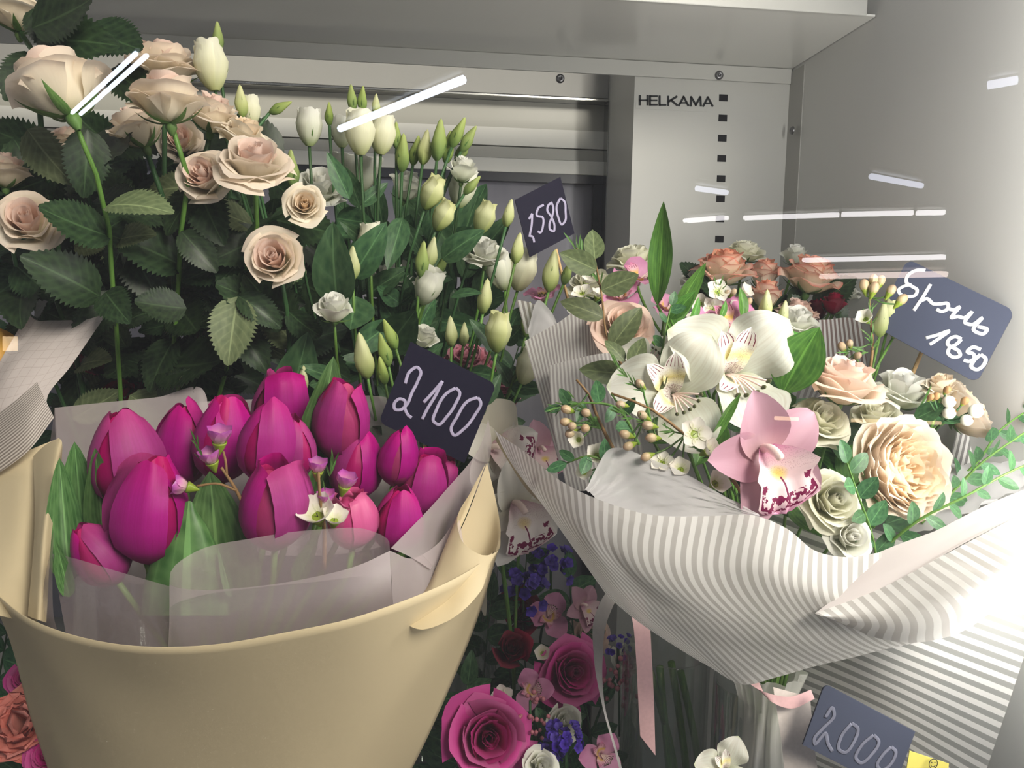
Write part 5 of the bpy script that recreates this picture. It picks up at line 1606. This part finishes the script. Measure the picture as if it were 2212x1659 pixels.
bq('alstro_w', 'alstroemeria', 'white alstroemeria bloom half hidden at the wrap edge', 'alstroemeria', 1400, 790, .55, 170, (-.5, .6, .7), 2.0)

gr = thing('leaf_spray', 'glossy green alstroemeria leaves above the white blooms', 'foliage', P(1640, 1560, .54))
for p0, p1, nrm, var, ws in [((1690, 850, .52), (1772, 708, .52), (-.5, .5, .8), 2, 1.15), ((1615, 735, .56), (1732, 722, .55), (0, .8, .6), 1, 1.0), ((1420, 660, .60), (1442, 428, .60), (-.4, 0, 1), 0, .85),
                              ((1440, 720, .60), (1484, 550, .60), (.4, .1, 1), 0, 1.2), ((1448, 690, .59), (1503, 628, .58), (-.3, .3, 1), 1, 1.1), ((1535, 960, .50), (1562, 830, .50), (.5, .2, 1), 0, 1.1),
                              ((1480, 720, .60), (1510, 640, .60), (.4, .1, 1), 1, .8), ((1555, 690, .60), (1568, 648, .60), (.2, .1, 1), 1, 1.0), ((1605, 690, .60), (1598, 620, .60), (.2, .1, 1), 1, 1.0),
                              ((1700, 1080, .50), (1790, 1170, .475), (0, .7, .7), 2, 1.2), ((1640, 1050, .52), (1720, 1130, .49), (0, .6, .8), 2, 1.0), ((1960, 970, .56), (1925, 815, .54), (.5, .3, .8), 0, 0.7), ((1850, 1150, .49), (1890, 1060, .49), (.2, .4, .9), 2, 1.0),
                              ((1550, 900, .54), (1500, 1010, .52), (0, .6, .8), 2, 1.0), ((1850, 960, .56), (1830, 1080, .54), (0, .6, .8), 2, 1.2), ((1480, 900, .56), (1400, 960, .55), (0, .6, .8), 2, 1.2), ((1750, 960, .56), (1860, 1010, .56), (0, .6, .8), 2, 1.4), ((1600, 900, .57), (1720, 860, .57), (0, .6, .8), 2, 1.4)]:
    add_leaf(gr, 'alst', P(*p0), P(*p1), nrm, var, 'leaf', ws)
    part('leaf_stalk', tube_mesh('leaf_stalk', [P(*p0), P(p0[0] * .6 + 1655 * .4, p0[1] + 180, .55), P(1655, 1560, .54)], 0.0012, G_stem, 5, 8), gr)


rf = random.Random(77)
dk = thing('foliage_branch', 'dense dark leaves filling the striped bouquet between its flowers', 'foliage', P(1655, 1540, .56))
for k in range(46):
    q = P(rf.uniform(1560, 1960), rf.uniform(900, 1190), rf.uniform(.545, .60))
    d = Vector((rf.uniform(-1, 1), rf.uniform(-.4, .2), rf.uniform(-.3, 1))).normalized()
    add_leaf(dk, 'eust', q, q + d * rf.uniform(.03, .05), (rf.uniform(-.4, .4), rf.uniform(.1, .7), 1))
for k in range(5):
    part('stem', tube_mesh('stem', [P(1580 + 80 * k, 1000, .58), P(1620 + 30 * k, 1300, .57), P(1655, 1540, .56)], 0.0014, G_stemd, 6, 8), dk)


def leafy_branch(lab, pts, kind, n, L, seed, smat=None, name='foliage_branch', r=0.0012, spread=0.9):
    rr = random.Random(seed)
    W_ = [P(*q) for q in pts]
    th = thing(name, lab, 'foliage', W_[0])
    part('stem', tube_mesh('stem', W_, [r, r * .5], smat or G_stem, 6, 14), th)
    c = catmull(np.array([tuple(q) for q in W_]), 41)
    for k in range(n):
        t_ = 0.12 + 0.88 * (k + .5) / n
        i = min(39, int(t_ * 40))
        q = Vector(c[i])
        d = Vector(c[i + 1] - c[i]).normalized()
        s_ = 1 if k % 2 else -1
        side = d.cross(Vector((0, -1, 0.15))).normalized() * s_
        e = (d * rr.uniform(.25, .6) + side * spread + Vector((0, rr.uniform(-.4, .3), 0))).normalized()
        LL = L * rr.uniform(.75, 1.15) * (1 - 0.3 * t_)
        add_leaf(th, kind, q, q + e * LL, (rr.uniform(-.5, .5), rr.uniform(.1, .7), 1))
    if n:
        d = Vector(c[40] - c[37]).normalized()
        add_leaf(th, kind, Vector(c[40]), Vector(c[40]) + d * L * .7, (0, .4, 1))
    return th


leafy_branch('green ruscus branch below the large peach garden rose', [(1900, 1260, .47), (1882, 1150, .462), (1850, 1060, .46), (1830, 1000, .46)], 'rusc', 8, Sz(88, .46), 2)
leafy_branch('ruscus branch reaching out along the striped cuff', [(1880, 1210, .47), (1990, 1120, .455), (2080, 1075, .45), (2180, 1020, .45), (2250, 990, .45)], 'rusc', 13, Sz(66, .45), 3)
leafy_branch('ruscus branch with small leaves at the side panel', [(1990, 1130, .50), (2060, 1060, .495), (2120, 1000, .49), (2190, 950, .49), (2260, 905, .49)], 'rusc', 12, Sz(60, .49), 4)
leafy_branch('thin ruscus tips rising past the profile garden rose', [(2040, 1060, .53), (2110, 1000, .52), (2160, 930, .52), (2230, 880, .52)], 'rusc', 9, Sz(58, .52), 5)
leafy_branch('olive pistache twig hanging over the pink rose', [(1380, 880, .55), (1350, 800, .55), (1315, 740, .555), (1300, 640, .57), (1285, 560, .60)], 'olive', 5, Sz(120, .56), 6, B_twig)
leafy_branch('young green sprig before the striped wrap edge', [(1380, 960, .50), (1330, 880, .50), (1270, 870, .50), (1215, 880, .505)], 'rusc', 6, Sz(60, .50), 7)
leafy_branch('round leaved sprig in front of the soft pink rose', [(1420, 830, .53), (1430, 760, .535), (1440, 700, .54), (1450, 660, .545)], 'rusc', 6, Sz(52, .53), 8)
leafy_branch('dark olive leaves left of the white alstroemeria', [(1480, 960, .52), (1420, 870, .52), (1380, 810, .525), (1350, 780, .53)], 'olive', 6, Sz(95, .52), 9, B_twig)
leafy_branch('dark leaf sprig under the waxflowers at the wrap edge', [(1400, 1090, .49), (1330, 1010, .49), (1270, 985, .49), (1225, 1000, .495)], 'rusc', 6, Sz(74, .49), 10)


def wax_sprig(lab, stem, blooms, buds, ndl, seed):
    th = thing('waxflower_sprig', lab, 'flower sprig', P(*stem[0]))
    twig(th, stem, [0.0014, 0.0008])
    c = [P(*q) for q in stem]
    for j, (key, px, py, Y, sz, fc) in enumerate(blooms):
        b = bloom_part(th, key, px, py, Y, sz, fc, j)
        q = min(c, key=lambda w_: (w_ - b).length)
        part('stalk', tube_mesh('stalk', [q, (q + b) / 2 + Vector((0, 0, -.003)), b], 0.0007, G_need, 5, 6), th)
    for j, (px, py, Y, sz, fc) in enumerate(buds):
        b = bloom_part(th, 'wax_bud', px, py, Y, sz, fc, j, 'bud')
        q = min(c, key=lambda w_: (w_ - b).length)
        part('stalk', tube_mesh('stalk', [q, (q + b) / 2 + Vector((0, 0, -.002)), b], 0.0007, G_need, 5, 6), th)
    for j, (p0, p1, n) in enumerate(ndl):
        needles(th, p0, p1, n, Sz(36, p0[2]), 0.6, seed + j)
    return th


wax_sprig('white waxflower sprig with brown buds along the tissue edge', [(1640, 1120, .47), (1560, 1010, .475), (1480, 940, .48), (1400, 880, .485), (1320, 850, .49)],
          [('wax_w', 1500, 938, .468, 60, (.1, .4, 1)), ('wax_c', 1528, 975, .468, 56, (.5, .5, .7)), ('wax_c', 1545, 1045, .462, 58, (.2, .5, .8)), ('wax_c', 1470, 1015, .468, 50, (-.3, .6, .7)), ('wax_w', 1430, 1000, .472, 44, (-.3, .7, .6))],
          [(1405, 920, .47, 26, (-.9, .2, .2)), (1412, 946, .47, 26, (-.9, .1, .3)), (1355, 940, .475, 25, (-.9, .3, .2)), (1392, 900, .475, 24, (-.8, .5, .2)), (1362, 962, .475, 24, (-.8, -.2, .3)), (1400, 985, .47, 24, (-.8, -.2, .3)), (1345, 875, .48, 22, (-.8, .2, .3)), (1385, 832, .485, 22, (-.6, .5, .3))],
          [((1480, 940, .472), (1330, 890, .478), 26), ((1560, 1010, .47), (1500, 960, .472), 12), ((1400, 860, .485), (1330, 790, .49), 18), ((1600, 1090, .468), (1560, 1020, .47), 10)], 100)
wax_sprig('waxflower sprig with olive buds at the striped wrap edge', [(1330, 980, .505), (1290, 900, .505), (1270, 850, .508), (1245, 820, .51)],
          [('wax_c', 1290, 985, .495, 52, (-.2, .5, .8)), ('wax_c', 1262, 1020, .495, 40, (-.2, .3, .8)), ('wax_c', 1250, 950, .495, 40, (-.5, .2, .8))],
          [(1228, 886, .498, 24, (-.8, .3, .3)), (1268, 893, .497, 24, (-.5, .3, .6)), (1226, 912, .498, 23, (-.8, .1, .3)), (1236, 934, .497, 24, (-.7, -.2, .4)), (1266, 925, .496, 24, (-.4, .1, .7)), (1238, 920, .494, 22, (-.5, .1, .7))],
          [((1300, 930, .50), (1240, 860, .50), 22), ((1260, 870, .505), (1200, 880, .505), 10)], 130)
wax_sprig('small white waxflowers standing behind the pink alstroemeria', [(1600, 760, .61), (1570, 690, .62), (1555, 640, .62), (1550, 610, .62)],
          [('wax_w', 1550, 630, .61, 44, (.0, .5, 1)), ('wax_w', 1540, 668, .61, 42, (-.1, .5, 1)), ('wax_w', 1590, 672, .61, 40, (.1, .4, 1)), ('wax_c', 1605, 632, .61, 38, (.5, .5, .7)), ('wax_w', 1512, 656, .615, 36, (-.3, .5, .8)), ('wax_w', 1575, 700, .605, 36, (0, .4, 1))],
          [(1568, 637, .61, 16, (.3, .7, .4)), (1582, 634, .61, 16, (.3, .7, .4)), (1615, 655, .61, 18, (.3, .7, .4))], [((1560, 700, .615), (1550, 620, .615), 10)], 150)
wax_sprig('brown budded waxflower stem before the slate card', [(1880, 800, .58), (1885, 740, .58), (1880, 690, .58), (1878, 640, .58)],
          [('wax_c', 1870, 690, .575, 40, (-.6, .5, .5))],
          [(1868, 622, .575, 26, (-.3, 1, .1)), (1885, 610, .575, 24, (.1, 1, .1)), (1886, 628, .57, 26, (.1, 1, .3)), (1900, 612, .575, 24, (.3, 1, .1)), (1922, 632, .57, 24, (.4, .9, .2)), (1944, 652, .57, 26, (.6, .8, .2)), (1820, 752, .58, 22, (-.5, .6, .3)), (1850, 770, .575, 20, (0, .3, .6)), (1836, 745, .58, 18, (-.3, .7, .3))],
          [((1885, 760, .58), (1878, 650, .58), 20), ((1880, 760, .58), (1825, 760, .58), 10)], 170)
wax_sprig('dark needled waxflower twig below the skewer of card 1580', [(1330, 700, .68), (1310, 640, .69), (1280, 590, .70), (1245, 535, .71)],
          [('wax_w', 1258, 634, .68, 38, (-.3, .7, .5)), ('wax_c', 1290, 640, .68, 34, (.2, .8, .4)), ('wax_w', 1240, 662, .68, 36, (-.3, .5, .7)), ('wax_c', 1265, 610, .69, 30, (.2, .8, .4))],
          [(1268, 572, .70, 16, (.1, 1, .1)), (1258, 588, .70, 16, (-.3, 1, .1))], [((1300, 620, .69), (1240, 530, .70), 26)], 190)

# snowberries by the profile rose
sb = thing('snowberry_sprig', 'white snowberries and brown buds beside the profile garden rose', 'berry sprig', P(1960, 1010, .54))
twig(sb, [(1960, 1010, .54), (2020, 930, .52), (2045, 900, .505), (2058, 870, .50)], [0.0014, 0.0009], G_stemd)
for px, py, sz, key in [(2050, 868, 30, 'berry'), (2050, 892, 30, 'berry'), (2108, 888, 34, 'berry'), (2088, 908, 28, 'berry'), (2046, 842, 19, 'brown_bud'), (2022, 856, 19, 'brown_bud'), (2010, 858, 17, 'brown_bud'), (2056, 892, 18, 'brown_bud'), (2084, 866, 20, 'brown_bud')]:
    b = bloom_part(sb, key, px, py, .495, sz, (.5, .3, .6) if key == 'berry' else (.2, .8, .5), 0, 'berry_bloom')
    part('stalk', tube_mesh('stalk', [P(2040, 905, .505), (P(2040, 905, .505) + b) / 2 + Vector((0, 0, -.002)), b], 0.0007, G_stemd, 5, 6), sb)
for p0, p1, nrm, var in [((1975, 905, .51), (2046, 880, .50), (.1, .6, .8), 1), ((2020, 905, .51), (2085, 915, .50), (.1, .6, .8), 2)]:
    add_leaf(sb, 'rusc', P(*p0), P(*p1), nrm, var)

# ------------------------------------------------------------------ bouquet behind, coral rimmed roses
FOOT_C = (1580, 1000, .86)


def bc(key, name, lab, cat, px, py, Y, sz, fc, rl=0.0, sr=3.2):
    ft = P(FOOT_C[0] + (px - 1580) * 0.08, FOOT_C[1], FOOT_C[2])
    return flower(key, name, lab, cat, px, py, Y, sz, fc, rl, ft, sr, G_stem, 'flowers of the rear bouquet', None, 1.0, True, 0.25)


c1 = bc('coral_a', 'rose', 'coral rimmed cream rose standing clear before the slotted post', 'rose', 1565, 572, .72, 124, (.0, 1, .25), 0.3)
c2 = bc('coral_a', 'rose', 'larger coral rimmed rose beside the side panel', 'rose', 1755, 588, .72, 132, (.15, 1, .25), 1.9)
c3 = bc('coral_b', 'rose', 'yellowish coral rimmed rose bud low between the two open ones', 'rose', 1655, 632, .70, 84, (.05, 1, .15), 0.4)
c4 = bc('coral_b', 'rose', 'greenish coral rose half hidden between the open ones', 'rose', 1652, 588, .75, 84, (.0, 1, .15), 1.4)
bc('ivory_a', 'rose', 'ivory rose behind the upright pink alstroemeria', 'rose', 1368, 555, .77, 106, (-.15, 1, .2), 0.2)
bc('ivory_a', 'lisianthus', 'pale green lisianthus behind the first coral rose', 'lisianthus', 1612, 540, .78, 84, (.1, 1, .25), 0.2)
bc('white_b', 'lisianthus', 'pale green lisianthus behind the larger coral rose', 'lisianthus', 1718, 548, .78, 64, (.05, 1, .2), 0.9)
bc('white_a', 'lisianthus', 'cream lisianthus right of the larger coral rose', 'lisianthus', 1820, 622, .75, 84, (.2, .9, .3), 0.6)
bc('burgundy_a', 'rose', 'burgundy rose bud under the larger coral rose', 'rose', 1802, 652, .70, 62, (.0, 1, .15), 0.4)
bc('burgundy_a', 'rose', 'dark burgundy bud in shade beside the other one', 'rose', 1765, 665, .73, 60, (-.3, 1, .15), 0.9)
bc('pink_a', 'rose', 'salmon rimmed pale rose behind the broad leaf', 'rose', 1720, 668, .70, 90, (.0, 1, .25), 0.4)
bc('alstro_p', 'alstroemeria', 'upright pink alstroemeria before the ivory rose', 'alstroemeria', 1378, 600, .70, 130, (.1, .8, .45), 0.7)
bc('alstro_p', 'alstroemeria', 'pink alstroemeria bloom lower behind the long leaf', 'alstroemeria', 1340, 640, .69, 110, (-.2, .7, .5), 2.7)
bc('white_a', 'lisianthus', 'white lisianthus behind the pointed green leaf', 'lisianthus', 1512, 600, .74, 80, (-.1, .9, .3), 0.7)
bc('ivory_a', 'rose', 'shaded olive ivory rose next to the rear window', 'rose', 1280, 610, .76, 110, (-.2, .9, .3), 0.2)
bc('alstro_p', 'alstroemeria', 'small pink alstroemeria left of the skewer of card 1580', 'alstroemeria', 1172, 640, .74, 90, (-.2, .9, .3), 0.3)
bc('alstro_p', 'alstroemeria', 'lilac alstroemeria behind the round leaved sprig', 'alstroemeria', 1440, 665, .67, 100, (.1, .8, .5), 1.3)
bc('wax_w', 'waxflower', 'single white waxflower beside the white lisianthus', 'waxflower', 1500, 690, .66, 40, (.0, .8, .5), 0.3)
for th, p0, p1 in [(c1, (1560, 640, .73), (1500, 600, .72)), (c2, (1760, 660, .73), (1850, 600, .72)), (c2, (1750, 660, .73), (1660, 680, .71)), (c3, (1650, 690, .72), (1730, 640, .71)), (c4, (1640, 660, .76), (1590, 690, .74)), (c2, (1790, 640, .74), (1830, 700, .72)), (c1, (1540, 640, .74), (1470, 620, .73)), (c1, (1530, 640, .75), (1475, 560, .75))]:
    add_leaf(th[0], 'rose', P(*p0), P(*p1), (0, .4, 1))

# ------------------------------------------------------------------ pink carnations and white orchids between the wraps
flower('carnation_pink', 'carnation', 'dusty pink carnation just behind the card 2100', 'carnation', 1010, 780, .74, 130, (.0, .8, .6), 0, P(1010, 1200, .8), 4, G_stemd, 'pink carnations')
flower('carnation_pink', 'carnation', 'dusty pink carnation in shade right of the card 2100', 'carnation', 1080, 830, .78, 110, (.2, .8, .6), 1, P(1050, 1200, .82), 4, G_stemd, 'pink carnations')
flower('carnation_salmon', 'carnation', 'salmon carnation in shade at the bottom corner', 'carnation', 50, 1560, .56, 170, (.1, .5, .8), 1, P(60, 1850, .60), 4, G_stemd, 'pink carnations')
flower('magenta_a', 'rose', 'dark pink rose cut by the cream wrap at the bottom corner', 'rose', 108, 1630, .55, 100, (.0, .5, .8), 1, P(110, 1850, .58), 4, G_stemd, 'magenta roses low down')
flower('magenta_a', 'rose', 'red pink rose in shade above the salmon carnation', 'rose', 55, 1465, .60, 70, (.2, .5, .8), 1, P(60, 1800, .62), 4, G_stemd, 'magenta roses low down')
FO = (1110, 1500, .76)
flower('orchid_w', 'orchid', 'white cymbidium orchid hanging between the two wraps', 'orchid', 1120, 1100, .66, 250, (.35, .15, 1), 0.25, FO, 4, G_stem, 'white orchids')
flower('orchid_w', 'orchid', 'white cymbidium orchid higher up behind the cream roll', 'orchid', 1075, 970, .69, 210, (.1, .4, 1), 1.2, FO, 4, G_stem, 'white orchids')
flower('orchid_a', 'orchid', 'pale lilac orchid in shade behind the striped wrap tip', 'orchid', 1170, 975, .74, 150, (.2, .5, 1), 0.2, FO, 4, G_stem, 'white orchids')
ow = thing('bouquet_wrap', 'off white paper wrap of the orchids between the two bouquets', 'wrapping paper', P(1100, 1420, .76))
M_off = film('off_white_paper', (212, 206, 190), 0.0, 0.3, 0.55, 0.2, 8, 0.2)
sheet(ow, 'paper_sheet', [[(1040, 890, .70), (1070, 862, .70), (1112, 872, .70), (1118, 905, .70)], [(1030, 1060, .70), (1070, 1060, .70), (1110, 1060, .70), (1130, 1070, .70)], [(1040, 1200, .71), (1070, 1210, .71), (1100, 1210, .71), (1120, 1200, .71)]], M_off, 16, 10, 0.006, 3)
sheet(ow, 'paper_sheet', [[(1078, 935, .64), (1110, 960, .63), (1160, 1030, .61), (1200, 1090, .60)], [(1070, 950, .645), (1100, 1000, .635), (1140, 1060, .62), (1195, 1110, .61)]], M_cream, 16, 6)
sheet(ow, 'paper_sheet', [[(1030, 1250, .60), (1045, 1240, .60), (1052, 1290, .60), (1050, 1330, .60)], [(1000, 1300, .62), (1015, 1290, .62), (1030, 1300, .62), (1045, 1330, .62)]], M_off, 10, 6)

# ------------------------------------------------------------------ low bouquets between the vases
FL = (1180, 1900, .80)


def lowf(key, name, lab, cat, px, py, Y, sz, fc, rl=0, foot=FL):
    return flower(key, name, lab, cat, px, py, Y, sz, fc, rl, P(foot[0] + (px - 1180) * .2, foot[1], foot[2]), 3.2, G_stemd, 'flowers of the low bouquet')


lowf('magenta_a', 'rose', 'magenta rose in full view at the bottom between the wraps', 'rose', 1056, 1592, .62, 190, (.0, .45, 1), 0.3)
lowf('magenta_a', 'rose', 'shaded magenta rose behind the grey ribbon', 'rose', 1238, 1452, .70, 150, (.1, .45, 1), 1.6)
lowf('alstro_p', 'alstroemeria', 'pink alstroemeria at the bottom right of the magenta rose', 'alstroemeria', 1300, 1630, .62, 110, (.1, .5, 1), 0.5)
lowf('alstro_p', 'alstroemeria', 'pink alstroemeria between the two magenta roses', 'alstroemeria', 1150, 1490, .68, 100, (-.1, .6, .9), 1.5)
lowf('alstro_p', 'alstroemeria', 'pink and yellow alstroemeria deep under the white orchid', 'alstroemeria', 1185, 1330, .78, 110, (.1, .6, .9), 2.5)
lowf('orchid_a', 'orchid', 'pink orchid petals in shade left of the grey ribbon', 'orchid', 1262, 1310, .76, 110, (.3, .5, .8), 0.5)
lowf('white_b', 'lisianthus', 'white lisianthus right of the lower magenta rose', 'lisianthus', 1218, 1560, .65, 90, (.1, .6, .8), 0.5)
lowf('white_a', 'lisianthus', 'white petals cut by the bottom edge', 'lisianthus', 1170, 1655, .60, 80, (.1, .6, .8), 0.5)
lowf('wax_w', 'waxflower', 'white waxflower above the lower magenta rose', 'waxflower', 1085, 1505, .655, 50, (.0, .6, .8), 0.5)
lowf('wax_c', 'waxflower', 'half open waxflower left of the lower magenta rose', 'waxflower', 1035, 1512, .66, 40, (-.3, .6, .6), 0.5)
lowf('wax_c', 'waxflower', 'white waxflower beside the shaded magenta rose', 'waxflower', 1172, 1412, .71, 46, (-.2, .6, .8), 0.5)
lowf('wax_c', 'waxflower', 'second white waxflower beside the shaded magenta rose', 'waxflower', 1205, 1400, .72, 44, (.2, .6, .8), 0.5)
lowf('burgundy_a', 'rose', 'dark red rose in the gap beside the cream wrap', 'rose', 1105, 1400, .74, 90, (.0, .6, .8), 0.5)
lowf('burgundy_a', 'rose', 'dark rose deep in the gap under the orchid', 'rose', 1120, 1320, .80, 110, (.0, .6, .8), 1.5)
lowf('pink_a', 'rose', 'pink rose in shade behind the ribbons', 'rose', 1275, 1370, .80, 90, (.0, .6, .8), 1.5)
lowf('white_a', 'lisianthus', 'pale flower in shade beside the pink ribbon', 'lisianthus', 1358, 1420, .74, 70, (.0, .6, .8), 1.5)
lowf('alstro_w', 'alstroemeria', 'white streaked alstroemeria at the bottom under the bow', 'alstroemeria', 1570, 1660, .47, 150, (.0, .6, .8), 0.5, (1570, 1900, .52))


def statice(lab, px, py, Y, size, n, seed):
    rr = random.Random(seed)
    th = thing('statice', lab, 'statice', P(px, py + size * 1.6, Y + .02))
    s = Sz(size, Y)
    c = P(px, py, Y)
    for k in range(n):
        d = Vector((rr.uniform(-1, 1), rr.uniform(-.9, .5), rr.uniform(-.7, 1))) * s * .5
        R = orient((d.x, d.z + s * .3, -d.y + s * .2), rr.uniform(0, 6))
        part('floret', STAT, th, Matrix.Translation(c + d) @ R.to_4x4() @ Matrix.Scale(s * .34, 4))
    part('stem', tube_mesh('stem', [c, P(px, py + size * 1.6, Y + .02)], 0.0015, G_stemd, 6, 4), th)


fl = [tepal(.6, .3, .9, -.6, .2, 1.3, .5, k * 1.2566, 6, 4, 0, 0, 0, .3, 0, 0, 0, 0, .06) for k in range(5)]
V_ = np.concatenate([p.reshape(-1, 3) for p in fl])
F_ = []
UV_ = []
for k, p in enumerate(fl):
    off = k * p.shape[0] * p.shape[1]
    F_ += [tuple(i + off for i in f_) for f_ in grid_faces(p.shape[0] - 1, p.shape[1] - 1)]
    u, v = np.meshgrid(np.linspace(0, 1, p.shape[1]), np.linspace(0, 1, p.shape[0]))
    UV_.append(np.stack([u, v], -1).reshape(-1, 2))
STAT = mesh_from('floret', V_, F_, ST_b, np.concatenate(UV_))
statice('violet blue statice right of the lower magenta rose', 1222, 1600, .615, 74, 26, 1)
statice('dark blue statice left of the bright one', 1180, 1628, .63, 70, 18, 2)
statice('dark violet statice under the white orchid lip', 1130, 1275, .78, 90, 20, 3)
statice('blue statice above the grey ribbon', 1190, 1220, .80, 80, 18, 4)
statice('violet statice between the two ribbons', 1335, 1395, .72, 50, 12, 5)


def berries(lab, px, py, Y, size, n, seed):
    rr = random.Random(seed)
    th = thing('berry_sprig', lab, 'berry sprig', P(px, py + size * 1.5, Y + .02))
    for k in range(n):
        x, y = px + rr.gauss(0, size * .22), py + rr.gauss(0, size * .34)
        q = P(x, y, Y + rr.uniform(-.01, .01))
        part('berry', BERRY, th, Matrix.Translation(q) @ Matrix.Scale(Sz(rr.uniform(9, 13), Y), 4))
    part('stem', tube_mesh('stem', [P(px, py - size * .4, Y), P(px, py + size * 1.5, Y + .02)], 0.0012, G_stemd, 5, 4), th)


BERRY = grid_mesh('berry', sphere_pts(0.5, (0, 0, 0), 1, 1, 8, 6), PB_b)
berries('pink berry spray between the magenta roses', 1145, 1550, .63, 90, 34, 1)
berries('pink berry spray behind the pink ribbon', 1338, 1470, .70, 80, 30, 2)
# filler greenery of the low bouquet
for j, (lab, pts) in enumerate([('dark leafy branch under the white orchid', [(1180, 1800, .80), (1140, 1500, .80), (1130, 1300, .80), (1140, 1180, .80)]), ('dark leafy branch beside the glass vase edge', [(1050, 1800, .78), (1040, 1550, .78), (1050, 1400, .78), (1060, 1300, .78)]),
                                ('dark leafy branch behind the ribbons', [(1300, 1800, .80), (1270, 1550, .80), (1240, 1380, .80), (1230, 1250, .80)]), ('dark leafy branch at the bottom beside the cream wrap', [(980, 1800, .70), (990, 1650, .70), (1000, 1560, .70), (1010, 1480, .70)]), ('leafy branch below the statice', [(1280, 1850, .66), (1260, 1700, .66), (1230, 1650, .66), (1200, 1600, .67)]),
                                ('dark leaves in the bottom corner beside the carnation', [(20, 1900, .60), (40, 1700, .60), (60, 1600, .60), (70, 1500, .60)]), ('dark leaves left of the cream wrap', [(-30, 1700, .64), (-10, 1500, .64), (10, 1400, .64), (20, 1330, .64)]),
                                ('shaded leaves between the carnation and the orchid paper', [(1050, 1200, .84), (1060, 1000, .84), (1090, 850, .84), (1120, 750, .84)]), ('dark branch behind the yellow tulip', [(60, 1200, .80), (40, 950, .80), (30, 750, .80), (20, 600, .80)])]):
    leafy_branch(lab, pts, 'eust' if j % 2 else 'rusc', 16, 0.05, 40 + j, G_stemd, 'foliage_branch', 0.0014, 1.1)

# yellow tulip at the picture edge
flower('tulip_gold', 'tulip', 'yellow tulip at the picture edge inside the grid paper', 'tulip', 0, 800, .64, 120, (-.1, 1, .1), 0.3, P(-40, 1250, .60), 6, G_stem, 'yellow tulips')

# ------------------------------------------------------------------ glass vases
t = NT('vase_glass')
lw = t.n('ShaderNodeLayerWeight')
lw.inputs[0].default_value = 0.35
gg = t.n('ShaderNodeBsdfGlossy')
gg.inputs['Roughness'].default_value = 0.03
M_vase = t.done(t.shmix(t.math('MULTIPLY_ADD', lw.outputs['Facing'], 0.45, 0.05), t.transp((0.90, 0.93, 0.91, 1)), gg.outputs[0]))


def vase(lab, px, py_top, Y, w_px, zb=None):
    c = P(px, py_top, Y)
    r = Sz(w_px / 2, Y)
    zb = ZF + 0.001 if zb is None else zb
    th = thing('glass_vase', lab, 'vase', Vector((c.x, c.y, zb)))
    hgt = c.z - zb
    prof = [(0.0, 0.0), (r * .96, 0.0), (r, 0.006), (r, hgt - .002), (r - .0012, hgt), (r - .0025, hgt - .002), (r - .0025, 0.012), (0.0, 0.012)]
    part('vase_body', lathe_mesh('vase_body', prof, M_vase, 40, Matrix.Translation(Vector((c.x, c.y, zb)))), th)
    return th


vase('clear glass cylinder vase under the striped wrap with the ribbons', 1440, 1400, .66, 200)
vase('clear glass cylinder vase of the roses behind the tulips', 320, 1000, .74, 300)
vase('clear glass cylinder vase of the lisianthus beside the cream wrap', 930, 1210, .82, 300)
vase('clear glass cylinder vase holding the stems below the bow', 1640, 1470, .56, 210)
vs = [(1425, 1440), (1450, 1430), (1470, 1450), (1405, 1450)]
for j, (x, y) in enumerate(vs):
    tg = tag(link('cut_stem', tube_mesh('cut_stem', [P(x, y, .66), P(x + 12 + 8 * j, y + 130, .66), P(x + 30 + 14 * j, y + 330, .66)], 0.0035, G_stem, 8, 8)), ['thick green cut stem inside the glass vase, nearest the pink ribbon', 'green cut stem crossing inside the glass vase', 'green cut stem at the far wall of the glass vase', 'green cut stem at the ribbon side of the glass vase'][j], 'flower stem')

# yellow sticker tag beside the 2000 card
q = [P(1965, 1622, .458), P(2050, 1650, .455), P(2040, 1730, .455), P(1950, 1710, .458)]
yt = thing('sticker_tag', 'yellow paper tag with a small face drawing beside the 2000 card', 'tag', q[3])
V = [tuple(v) for v in q] + [tuple(v + Vector((0, .0005, 0))) for v in q]
part('paper', mesh_from('paper', V, [(0, 1, 2, 3), (7, 6, 5, 4), (0, 4, 5, 1), (1, 5, 6, 2), (2, 6, 7, 3), (3, 7, 4, 0)], simple('yellow_paper', (226, 214, 110), 0.6, 0.2, nz=.04), None, False), yt)
cc = P(2016, 1650, .4535)
rr_ = Sz(11, .455)
part('drawn_outline', tube_mesh('drawn_outline', [cc + Vector((rr_ * math.cos(a), 0, rr_ * 1.15 * math.sin(a))) for a in np.linspace(0, 6.283, 17)], rr_ * .09, M_print, 5, 40), yt)
part('drawn_mouth', tube_mesh('drawn_mouth', [cc + Vector((rr_ * .6 * math.cos(a), 0, rr_ * .7 * math.sin(a))) for a in np.linspace(3.5, 5.9, 7)], rr_ * .08, M_print, 5, 14), yt)
for sgn in (-1, 1):
    part('drawn_eye', grid_mesh('drawn_eye', sphere_pts(rr_ * .13, tuple(cc + Vector((sgn * rr_ * .38, 0, rr_ * .3))), 1, 1.3, 6, 5), M_print), yt)
